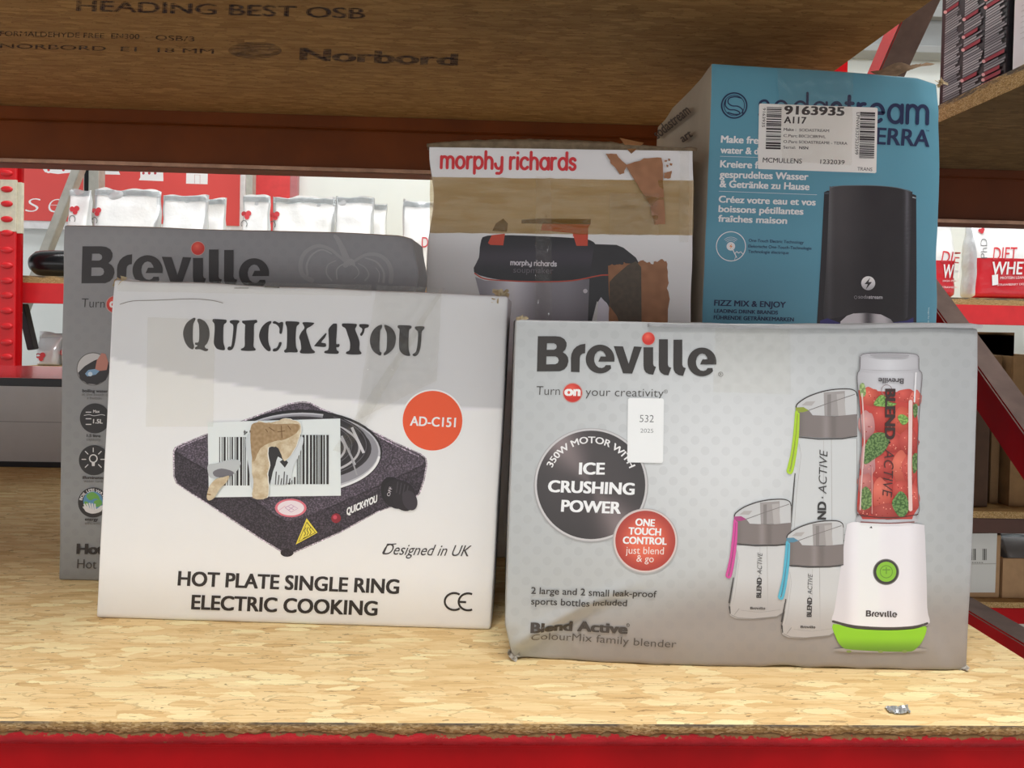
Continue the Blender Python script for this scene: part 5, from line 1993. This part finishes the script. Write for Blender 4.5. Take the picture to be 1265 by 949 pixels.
q.tape([(183, 392), (266, 395), (264, 527), (181, 527)], plain_t := tape_mat('yellowed_tape', '#ddd6c2', 0.06, 0.4, 0.5), 'old_tape', 'yellowed patch of old tape', seed=1.0, amp=0.0003)
q.tape([(466, 352), (546, 356), (540, 470), (440, 520)], TAPE, seed=2.0, amp=0.0010)
q.tape([(545, 356), (550, 356), (430, 560), (412, 556)], TAPE, seed=7.0, amp=0.0016)
q.tape([(146, 346), (460, 352), (460, 366), (146, 360)], TAPE, seed=4.0, amp=0.0006)
pr = Print(q).at(110, 330, 2.387)
pr.lay = 8
pr.stroke(smooth([(92, 110), (130, 100), (200, 98), (300, 94), (360, 98), (395, 106)], 3, False), 1.6, '#6b6258')
pr.stroke([(520, 58), (560, 60)], 4, '#5a554e')
pr.stroke([(430, 62), (470, 62)], 2, '#77716a')
pr.build('scuff_marks', INK, 'thin grey scratch near the top edge')
q.scrap(146, 348, 0.007, TORN, seed=1, dy=0.004)
q.scrap(616, 366, 0.0085, TORN, seed=4, dy=0.003)
bm = bmesh.new()
p = q.lay(148, 345, 0)
bar(bm, p + Vector((-0.001, 0.01, 0.0005)), p + Vector((0.008, 0.012, -0.001)), 0.002, 0.0012, (0, 1, 0))
obj('torn_sliver', bm, WHITE_CARD, q.root)


# ================================================================== grey box behind, left
def g_col(x, y):
    c = mixc((146, 145, 147), (152, 154, 155), sstep(330, 640, y))
    return c


gb_ = Carton('water_dispenser_box', 'grey printed box of a kettle standing behind the white hot plate box', 'box', (72, 717), (509, 726), (78, 277), (511, 291), 0.07, 1.0)


def g_crush(u, y, z, a, b, c):
    k = max(0, 1 - math.hypot((1 - a) * 26, (1 - b) * 22))
    u += 0.004 * math.exp(-((1 - b - 0.11) / 0.05) ** 2) * max(0, 1 - (1 - a) * 30)
    return u - 0.001 * k, y + 0.004 * k, z - 0.002 * k


gb_.carton(GREY_FRONT_DEEP, [GREY_CARD, KRAFT], colour=g_col, na=50, nb=40, crush=g_crush, wob=0.0010, seed=4.0)
pr = Print(gb_).at(60, 270, 4.217)
put_logo(pr, lambda p: (172 + (p[0] - 42) * .872, 145 + (p[1] - 78) * .877), '#343031')
_b = pr.flush('brand_lettering', INK, 'large charcoal lettering')
red_ball(pr, (779, 156), 34)
pr.build('red_ball', INK, 'red ball over the letter', parent=_b)
pr = Print(gb_).at(60, 270, 4.217)
pr.text('Turn', (172, 462), (292, 465), 46, '#3f3b3b', -0.008)
red_ball(pr, (345, 448), 42)
pr.text('on', (320, 462), (372, 463), 44, '#f5efec', 0.05)
pr.build('slogan', INK, 'small slogan with a red disc')
# heart of steam
pr = Print(gb_).at(340, 270, 5.75)
SG = [(158, 156, 157), (163, 161, 162), (170, 168, 169)]
for pts, w, k in (([(260, 440), (195, 400), (180, 320), (215, 240), (300, 195), (385, 215), (450, 265), (510, 320)], 34, 0), ([(230, 400), (225, 330), (260, 260), (330, 222), (400, 250)], 16, 1),
                  ([(820, 450), (825, 380), (800, 310), (740, 262), (660, 255), (590, 285), (530, 330)], 34, 0), ([(770, 450), (770, 380), (720, 310), (640, 280)], 18, 1), ([(735, 450), (740, 390), (715, 350)], 8, 2),
                  ([(510, 300), (480, 220), (445, 150), (425, 125)], 50, 0), ([(440, 430), (440, 360), (500, 320), (570, 340), (595, 390), (560, 430)], 9, 2), ([(400, 440), (365, 390), (375, 330), (430, 300)], 12, 1),
                  ([(640, 440), (665, 400), (640, 350), (590, 320)], 12, 1), ([(500, 330), (540, 300), (560, 330)], 40, 1)):
    pr.stroke(smooth(pts, 6, False), w, SG[k], True, w * .5)
pr.build('steam_picture', INK, 'faint swirl of steam')
# column of round pictures
pr = Print(gb_).at(70, 420, 4.314)
pr.disc(195, 155, 88, '#5b5654')
pr.disc(195, 155, 84, '#c9c6c6')
pr.poly([(115, 175), (150, 140), (200, 110), (240, 95), (279, 120), (279, 170), (262, 215), (215, 238), (165, 234), (128, 210)], '#2d292b')
pr.poly([(205, 160), (215, 110), (240, 70), (262, 75), (276, 120), (268, 160), (235, 165)], '#c08070')
pr.poly([(152, 180), (170, 160), (205, 155), (230, 165), (210, 185), (165, 195)], '#7fa3c4')
pr.disc(180, 182, 12, '#cfe0ee')
pr.text('boiling water', (138, 278), (272, 281), 15, '#3d393a', 0.035)
pr.text('at the touch of', (134, 296), (282, 300), 15, '#6a6666', -0.005)
pr.text('a button', (162, 316), (240, 318), 15, '#6a6666', -0.005)
pr.disc(205, 418, 80, '#2b2829')
for y in (385, 420, 450):
    pr.stroke([(158, y), (184, y)], 5, '#e6e4e4')
pr.text('Max', (196, 388), (230, 388), 15, '#e6e4e4', 0.02)
pr.stroke(smooth([(148, 402), (175, 398), (200, 404), (240, 398), (258, 402)], 3, False), 3, '#e6e4e4')
pr.text('1.5L', (196, 444), (246, 445), 22, '#e6e4e4', 0.03)
pr.text('1.5 litre', (162, 517), (234, 519), 15, '#3d393a', 0.035)
pr.text('capacity', (160, 536), (236, 538), 15, '#6a6666', -0.005)
pr.disc(200, 641, 80, '#2b2829')
pr.ring(197, 632, 17, 23, '#e6e4e4')
pr.poly([(188, 652), (206, 652), (204, 672), (190, 672)], '#e6e4e4')
for t in range(8):
    if t == 2:
        continue
    an = math.radians(t * 45 + 0)
    pr.stroke([(197 + 40 * math.cos(an), 636 + 40 * math.sin(an)), (197 + 60 * math.cos(an), 636 + 60 * math.sin(an))], 5, '#e6e4e4')
pr.text('illuminated', (140, 740), (256, 742), 15, '#3d393a', 0.035)
pr.text('water tank', (146, 758), (250, 760), 15, '#6a6666', -0.005)
pr.disc(196, 866, 80, '#2b2829')
pr.disc(196, 858, 52, '#5f97bd')
for pts in ([(160, 830), (190, 810), (220, 825), (232, 850), (205, 845), (180, 855)], [(200, 860), (235, 850), (243, 875), (215, 890)], [(150, 860), (170, 865), (172, 885), (156, 880)]):
    pr.poly(smooth(pts, 3), '#6fae4f')
for k in range(5):
    pr.stroke([(150 + k * 14, 872 + abs(k - 2) * 2), (168 + k * 10, 905)], 9, '#e6e4e4')
pr.poly(smooth([(150, 880), (200, 905), (246, 880), (240, 912), (196, 925), (156, 912)], 3), '#e6e4e4')
pr.text_arc('BOIL LESS WATER', 196, 866, 59, -78, 82, 15, '#e6e4e4', 0.03)
pr.text_arc('SAVE ENERGY', 196, 866, 59, 248, 112, 15, '#e6e4e4', 0.03, True)
pr.at(0, 440, 3.1625)
pr.text('energy', (334, 642), (384, 643), 12, '#3d393a', 0.035)
pr.text('efficient', (334, 657), (392, 658), 12, '#6a6666', -0.005)
pr.text('Hot', (303, 771), (405, 773), 38, '#343031', 0.045)
pr.text('Hot', (303, 828), (378, 830), 36, '#4a4646', -0.006)
pr.build('feature_pictures', INK, 'column of round feature pictures and wording')
# ================================================================== white box of the soup maker, centre
def m_col(x, y):
    return (240, 238, 246)


MG = 1.17
mo = Carton('soup_maker_box', 'white box with red lettering bound in brown tape, centre back', 'box', (525, 400), (854, 404), (529, 180), (858, 184), 0.2, MG, None, (0.72, 0.724))


def m_crush(u, y, z, a, b, c):
    pin = math.exp(-((z - 0.36 + 0.02) / 0.035) ** 2) * max(0, 1 - a * 8)
    return u + 0.006 * pin, y, z


mo.carton(FRONT, [WHITE_CARD, KRAFT], colour=m_col, na=50, nb=70, crush=m_crush, wob=0.0016, seed=8.0)
V = (500, 150, 3.329)
pr = Print(mo).at(*V)
put_round(pr, 'morphy richards', (150, 191), (700, 199), 46, 12, '#d2343a')
pr.build('brand_lettering', INK, 'red rounded lettering')
pr = Print(mo).at(*V)
RD = '#c9452a'
BK = '#1f1d21'
bx0, bx1 = pr.P((300, 0))[0], pr.P((770, 0))[0]


def steel(x, y):
    t = (x - bx0) / (bx1 - bx0)
    return mixc(mixc((150, 146, 156), (226, 224, 232), math.exp(-((t - .3) / .16) ** 2)), (120, 116, 124), sstep(.75, 1.0, t) + math.exp(-((t - .56) / .05) ** 2) * .4)


pr.poly([(290, 640), (330, 655), (560, 662), (790, 640), (775, 700), (765, 1000), (330, 1000), (318, 750)], steel, fine=4)
pr.poly(smooth([(285, 620), (305, 560), (312, 500), (340, 470), (500, 470), (700, 480), (765, 490), (790, 520), (800, 600), (790, 640), (680, 655), (520, 658), (380, 650)], 3), lambda x, y: mixc((28, 26, 31), (62, 56, 66), math.exp(-((y - pr.P((0, 560))[1]) / 16) ** 2)), fine=5)
pr.poly([(780, 505), (870, 508), (900, 520), (950, 560), (972, 600), (974, 640), (972, 900), (900, 900), (850, 780), (790, 740), (750, 900), (760, 640)], '#29262a')
pr.poly(smooth([(795, 742), (820, 738), (838, 760), (842, 800), (838, 1000), (790, 1000)], 2), '#dcd8e4')
pr.stroke(smooth([(288, 625), (330, 648), (430, 656), (560, 660), (690, 655), (790, 636), (830, 632), (972, 632)], 4, False), 5, RD)
pr.poly([(342, 500), (358, 468), (412, 462), (405, 510), (352, 508)], RD)
pr.poly([(690, 470), (755, 420), (752, 512), (706, 512), (700, 480)], RD)
pr.poly([(566, 420), (765, 420), (752, 440), (750, 512), (706, 512), (690, 460), (560, 448)], RD)
pr.poly([(480, 405), (540, 400), (765, 402), (764, 424), (480, 420)], '#332c2e')
pr.poly([(360, 450), (375, 420), (405, 400), (424, 420), (420, 455)], '#3a3230')
put_round(pr, 'morphy richards', (436, 590), (623, 596), 13, 4.5, '#d9d4da')
pr.text('soupmaker', (446, 622), (610, 626), 24, '#6f6870', 0.0)
pr.disc(742, 698, 9, '#d8d5dc')
pr.build('soup_maker_picture', INK_GLOSS, 'printed black and steel soup maker')
pr = Print(mo).at(*V)
pr.lay = 16
tn = lambda x, y: mixc((166, 118, 84), (150, 104, 72), .5 + noise.noise(Vector((x * .1, y * .1, 2))))


def ragged(pts, k=6.0, n=4):
    out = []
    m = len(pts)
    for i in range(m):
        a, b = pts[i], pts[(i + 1) % m]
        for j in range(n):
            t = j / n
            x, y = a[0] + (b[0] - a[0]) * t, a[1] + (b[1] - a[1]) * t
            out.append((x + k * noise.noise(Vector((x * .09, y * .09, 1))), y + k * noise.noise(Vector((x * .09, y * .09, 7)))))
    return out


pr.poly(ragged([(838, 590), (870, 592), (905, 580), (935, 590), (975, 572), (1010, 585), (1045, 572), (1080, 572), (1082, 700), (1078, 1000), (836, 1000)], 10, 8), tn, fine=4)
pr.poly([(860, 640), (915, 592), (950, 575), (972, 600), (974, 900), (905, 900), (872, 800), (842, 760), (842, 660)], lambda x, y: mixc((84, 74, 64), (96, 84, 70), .5 + noise.noise(Vector((x * .2, y * .2, 2)))), fine=4)
pr.build('torn_patch', INK, 'tan patch where tape tore the print')
mo.tape([(531.5, 219), (856, 224), (855, 291), (531, 288)], TAPE_BROWN, 'brown_tape', 'wide band of brown parcel tape', seed=3.0, amp=0.0016, lift=0.0008, stretch=(0.35, 2.2))
pr = Print(mo).at(*V)
pr.lay = 50
pr.poly(ragged([(825, 135), (868, 138), (892, 165), (910, 182), (898, 215), (882, 220), (862, 190), (845, 172)], 4), tn, fine=3)
pr.poly(ragged([(905, 182), (980, 155), (1055, 150), (1060, 250), (1068, 425), (1022, 425), (1000, 330), (950, 255), (928, 220)], 5), tn, fine=3)
pr.poly(ragged([(1062, 215), (1095, 205), (1090, 236), (1066, 238)], 5), tn)
for x, y in ((1070, 165), (1085, 160), (1078, 185), (1092, 178)):
    pr.poly(ragged([(x - 5, y - 4), (x + 5, y - 3), (x + 3, y + 6), (x - 4, y + 4)], 3, 2), tn)
pr.build('torn_patch', INK, 'bare brown card torn near the top right', lift=0.0016)
mo.tape([(838, 186), (850, 186), (849, 300), (838, 300)], TAPE, seed=11.0, amp=0.0016, lift=0.003)
mo.tape([(662, 219), (680, 219), (682, 420), (660, 420)], TAPE, seed=12.0, amp=0.0012, lift=0.003)
mo.tape([(752, 240), (812, 240), (812, 292), (752, 292)], TAPE, seed=14.0, amp=0.0016, lift=0.003)
# ragged brown lid flaps along the top
bm = bmesh.new()
for lay_, (dy0, hgt_) in enumerate(((0.000, 0.0075), (0.012, 0.0085))):
    g = []
    for i in range(61):
        t = i / 60
        p = mo.lay(527 + (861 - 527) * t, 181 + (186 - 181) * t, 0)
        top = hgt_ * (0.55 + 0.75 * math.sin(math.pi * min(1, t * 1.15)) ** 0.7) + 0.0010 * noise.noise(Vector((t * 30, lay_ * 5, 1)))
        g.append([bm.verts.new(p + Vector((0, dy0 + yy, zz * top - 0.0005))) for yy, zz in ((0, 0), (-0.0015, 0.5), (0.004, 1.0), (0.02, 1.15))])
    for i in range(60):
        for j in range(3):
            bm.faces.new((g[i][j], g[i + 1][j], g[i + 1][j + 1], g[i][j + 1]))
bmesh.ops.solidify(bm, geom=bm.faces[:], thickness=0.0012)
obj('lid_flap', bm, plain('grey_brown_card', '#c0ab8c', 0.85, var=0.3, scale=120), mo.root, True)['label'] = 'frayed brown lid edge'
bm = bmesh.new()
P4 = [mo.lay(x, y, 0.003) for x, y in ((766, 170), (796, 176), (779, 191))]
P4[0].y += 0.006
P4[1].y += 0.006
bm.faces.new([bm.verts.new(p) for p in P4])
bmesh.ops.subdivide_edges(bm, edges=bm.edges[:], cuts=3, use_grid_fill=True)
for v in bm.verts:
    v.co.y += 0.002 * noise.noise(v.co * 120)
bmesh.ops.solidify(bm, geom=bm.faces[:], thickness=0.0006)
obj('tape_tab', bm, plain('brown_tape_tab', '#a0734c', 0.35, var=0.15), mo.root)

# ================================================================== blue box, right
so = Carton('drinks_maker_box', 'tall blue box with a large white stock label, back right', 'box', (867, 400), (1157, 402), (880, 78), (1163, 96), 0.24, 1.55, None, (0.742, 0.742))
BLUE = (80, 132, 150)


def s_col(x, y):
    return mixc(BLUE, (80, 134, 156), sstep(150, 420, y) * .5)


def s_crush(u, y, z, a, b, c):
    k = max(0, 1 - math.hypot((1 - a) * 9, (1 - b) * 14))
    wv = 0.0022 * noise.noise(Vector((z * 22, 3, 1))) * max(0, 1 - (1 - a) * 12)
    return u - 0.003 * k + wv, y + 0.004 * k, z - 0.003 * k


BEIGE = plain('grey_beige_card', '#b3a793', 0.7, var=0.08, scale=30)
so.carton(FRONT, [BEIGE, KRAFT], colour=s_col, na=50, nb=80, crush=s_crush, wob=0.0014, seed=2.0)
NV = '#1b2746'
pr = Print(so).at(880, 80, 5.75)
pr.ring(155, 290, 84, 94, NV, 64)
pr.ring(155, 290, 70, 75, NV, 64)
pr.poly(arc(155, 290, 69.5, 69.5, 0, 360, 40)[:-1], BLUE)
pr.stroke(smooth([(205, 238), (160, 228), (118, 240), (112, 272), (140, 292), (180, 296), (212, 318), (215, 352)], 5, False), 9, NV)
pr.stroke(smooth([(95, 250), (92, 290), (118, 318), (160, 322), (190, 336), (190, 352), (150, 352), (110, 340)], 5, False), 9, NV)
pr.at(840, 0, 2.976)
put_round(pr, 'soda', (290, 433), (537, 441), 64, 9, NV)
put_round(pr, 'stream', (556, 442), (908, 455), 64, 13.5, NV)
pr.text('TERRA', (664, 527), (914, 540), 60, NV, 0.022)
pr.text('TM', (902, 484), (914, 485), 6, NV, 0.01)
pr.build('brand_lettering', INK, 'dark navy lettering with a round swirl mark')
pr = Print(so).at(840, 0, 2.976)
W2 = '#dce6e6'
pr.text('Make fre', (151, 524), (287, 529), 25, W2, 0.035)
pr.text('water & d', (149, 563), (287, 568), 24, W2, 0.035)
pr.stroke([(147, 575), (290, 579)], 1.2, W2, False)
pr.text('Kreiere fr', (148, 615), (300, 620), 25, W2, 0.035)
pr.text('gesprudeltes Wasser', (146, 653), (470, 662), 25, W2, 0.035)
pr.text('& Getränke zu Hause', (146, 688), (474, 699), 25, W2, 0.035)
pr.at(870, 210, 4.745)
pr.stroke([(85, 125), (660, 146)], 2, W2, False)
pr.text('Créez votre eau et vos', (85, 190), (650, 208), 38, W2, 0.035)
pr.text('boissons pétillantes', (84, 246), (578, 262), 38, W2, 0.035)
pr.text('fraîches maison', (82, 303), (482, 316), 38, W2, 0.035)
pr.ring(156, 448, 83, 88, W2, 56)
pr.disc(155, 448, 25, W2)
pr.poly([(162, 432), (146, 450), (156, 450), (150, 464), (166, 446), (156, 446)], '#c9782f')
for r in (34, 44, 54):
    pr.stroke(arc(155, 448, r, r, 225, 315, 14), 2, W2, False)
pr.stroke([(165, 465), (188, 512)], 5, W2)
pr.stroke(smooth([(180, 490), (190, 478), (200, 488), (212, 480), (224, 492)], 3, False), 4, W2)
pr.stroke([(178, 525), (182, 510), (190, 515)], 3, W2)
pr.build('slogan', INK, 'white slogans in three languages')
pr = Print(so).at(870, 210, 4.745)
pr.text('One-Touch Electric Technology', (260, 421), (582, 433), 17, NV, 0.012)
pr.text('Elektrische One-Touch-Technologie', (258, 455), (628, 468), 17, NV, 0.012)
pr.text('Technologie électrique', (257, 486), (494, 494), 17, NV, 0.012)
pr.flush('slogan', INK, 'small navy wording beside a round icon')
pr.text('FIZZ MIX & ENJOY', (58, 795), (475, 807), 33, NV, 0.03)
pr.text('LEADING DRINK BRANDS', (58, 836), (430, 847), 21, NV, 0.03)
pr.text('FÜHRENDE GETRÄNKEMARKEN', (55, 875), (523, 888), 22, NV, 0.03)
pr.flush('product_lettering', INK, 'small navy wording')
pr.at(1000, 220, 4.994)
pr.text('Image for illustration', (732, 800), (726, 960), 8, '#b5cdd4', 0.0)
pr.build('side_note', INK, 'tiny upright wording')
# printed machine
pr = Print(so).at(1000, 220, 4.994)
mx0, mx1 = pr.P((100, 0))[0], pr.P((640, 0))[0]


def mach(x, y):
    t = (x - mx0) / (mx1 - mx0)
    c = mixc((62, 60, 62), (38, 37, 40), sstep(.15, .55, t))
    c = mixc(c, (92, 92, 94), .8 * math.exp(-((t - .04) / .035) ** 2))
    c = mixc(c, (88, 88, 94), .9 * math.exp(-((t - .93) / .025) ** 2))
    return mixc(c, (30, 29, 32), sstep(230, 390, y) * .5)


pr.poly([(90, 88), (110, 78), (640, 100), (658, 108), (660, 600), (658, 1200), (20, 1200), (45, 900), (70, 500)], '#232226')
pr.poly(smooth([(122, 70), (132, 54), (180, 48), (300, 45), (400, 46), (500, 54), (600, 72), (630, 86), (634, 110), (625, 400), (606, 800), (600, 862), (560, 872), (450, 848), (350, 832), (270, 840), (130, 868), (84, 850), (100, 600), (114, 300)], 3), mach, fine=4)
pr.stroke(smooth([(122, 62), (180, 49), (300, 46), (420, 48), (540, 60), (628, 84)], 4, False), 4, '#5b666c', False)
pr.stroke([(634, 118), (656, 124)], 6, '#9aa3a8', False)
pr.poly([(88, 90), (118, 88), (118, 100), (90, 100)], '#39444c')
pr.poly([(65, 880), (110, 865), (190, 895), (190, 1200), (50, 1200)], '#2c2a5e')
pr.poly([(520, 890), (600, 880), (640, 860), (645, 1200), (520, 1200)], '#2c2a5e')
cx0, cx1 = pr.P((190, 0))[0], pr.P((520, 0))[0]
pr.poly([(190, 885), (230, 850), (270, 836), (350, 832), (440, 842), (500, 872), (518, 895), (518, 1200), (190, 1200)], lambda x, y: mixc((176, 174, 178), (72, 70, 74), math.exp(-(((x - cx0) / (cx1 - cx0) - .52) / .1) ** 2) + .6 * sstep(.8, 1, (x - cx0) / (cx1 - cx0))), fine=4)
pr.disc(361, 649, 43, lambda x, y: mixc((205, 205, 208), (150, 150, 154), sstep(345, 360, y)), fine=4)
pr.poly([(374, 614), (338, 655), (358, 655), (346, 688), (384, 642), (362, 642)], '#2b2a2d')
pr.ring(284, 736, 8, 10, '#8a8a8e')
pr.text('soda', (300, 743), (362, 744), 22, '#8a8a8e', 0.0)
pr.text('stream', (364, 744), (448, 746), 22, '#a5a5a9', 0.02)
pr.build('machine_picture', INK, 'printed tall black drinks machine')
# stock label
pr = Print(so).at(880, 80, 5.75)
pr.lay = 24
ST = '#d5c9c5'
pr.poly([(330, 285), (338, 277), (1165, 306), (1172, 315), (1162, 764), (1154, 771), (328, 742), (321, 733)], ST)
NK2 = '#2b2628'
_b = pr.flush('stock_label', INK, 'large white stock label')
pr.text('9163935', (512, 352), (930, 362), 58, NK2, 0.038)
pr.text('A117', (508, 415), (662, 420), 46, NK2, 0.03)
pr.text('Make :', (505, 470), (592, 472), 19, NK2, 0.02)
pr.text('SODASTREAM', (615, 474), (826, 480), 19, NK2, 0.01)
pr.text('C.Part:', (503, 514), (603, 517), 19, NK2, 0.01)
pr.text('B0C2C8R9VL', (612, 517), (802, 523), 19, NK2, 0.01)
pr.text('O.Part:', (502, 556), (603, 559), 19, NK2, 0.01)
pr.text('SODASTREAME - TERRA', (612, 559), (955, 570), 19, NK2, 0.01)
pr.text('Serial:', (502, 596), (588, 599), 19, NK2, 0.01)
pr.text('NSN', (614, 600), (677, 602), 19, NK2, 0.03)
pr.text('MCMULLENS', (356, 694), (632, 703), 33, NK2, 0.008)
pr.text('1232039', (764, 704), (935, 710), 30, NK2, 0.008)
pr.text('TRANS', (1027, 752), (1132, 757), 24, NK2, 0.0)
pr.text('9163935', (357, 308), (350, 444), 20, NK2, 0.0)
pr.text('LPNWE327523599', (1022, 340), (1010, 638), 22, NK2, 0.0)
rnd = random.Random(8)
for X0, X1, Y0, Y1, tl in ((384, 490, 302, 590, -8), (1046, 1152, 338, 665, -8)):
    y = Y0
    while y < Y1:
        w = rnd.choice([3, 5, 5, 9, 13])
        t = (y - Y0) / (Y1 - Y0) * tl
        pr.poly([(X0 + t, y), (X1 + t, y + 3.5), (X1 + t, y + 3.5 + w), (X0 + t, y + w)], NK2)
        y += w + rnd.choice([3, 5, 6, 9])
pr.build('label_print', INK, 'printed numbers and barcodes', parent=_b)
so.tape([(958, 84), (1052, 90), (1050, 205), (965, 200)], TAPE, seed=21.0, amp=0.0010, lift=0.0026)
# side panel wording, read going back
sd = so.side('left')
pr = Print(sd, 0.8)
pr.text('sodastream', (813, 172), (854, 139), 13, '#2e2a2c', 0.02)
pr.text('art', (844, 176), (856, 168), 10, '#2e2a2c', 0.03)
pr.build('side_lettering', INK, 'dark lettering along the side')
so.scrap(882, 82, 0.004, TORN, seed=11, dy=0.003)
so.scrap(1167, 100, 0.0075, TORN, seed=12, dy=0.003)
# torn flap lifting off the top
bm = bmesh.new()
for k, (x0, y0, x1, y1, hh) in enumerate(((1090, 86, 1158, 71, 0.017), (1112, 84, 1150, 70, 0.011))):
    g = []
    for i in range(15):
        t = i / 14
        p = so.lay(x0 + (x1 - x0) * t, y0 + (y1 - y0) * t + 2.0 * math.sin(t * 9 + k), 0)
        row = []
        for j in range(6):
            r = j / 5 - .5
            q = p + Vector((0.002 * r, 0.014 + 0.010 * k + 0.02 * r, hh * r * (0.45 + 0.55 * math.sin(math.pi * min(1, t * 1.2 + .1)))))
            q += Vector((0, 0.004, 0.0022)) * noise.noise(Vector((t * 7, r * 3, k * 5)))
            row.append(bm.verts.new(q))
        g.append(row)
    for i in range(14):
        for j in range(5):
            bm.faces.new((g[i][j], g[i + 1][j], g[i + 1][j + 1], g[i][j + 1]))
bmesh.ops.solidify(bm, geom=bm.faces[:], thickness=0.0012)
obj('torn_flap', bm, plain('torn_brown_card', '#b59b7c', 0.9, var=0.35, scale=150), so.root)
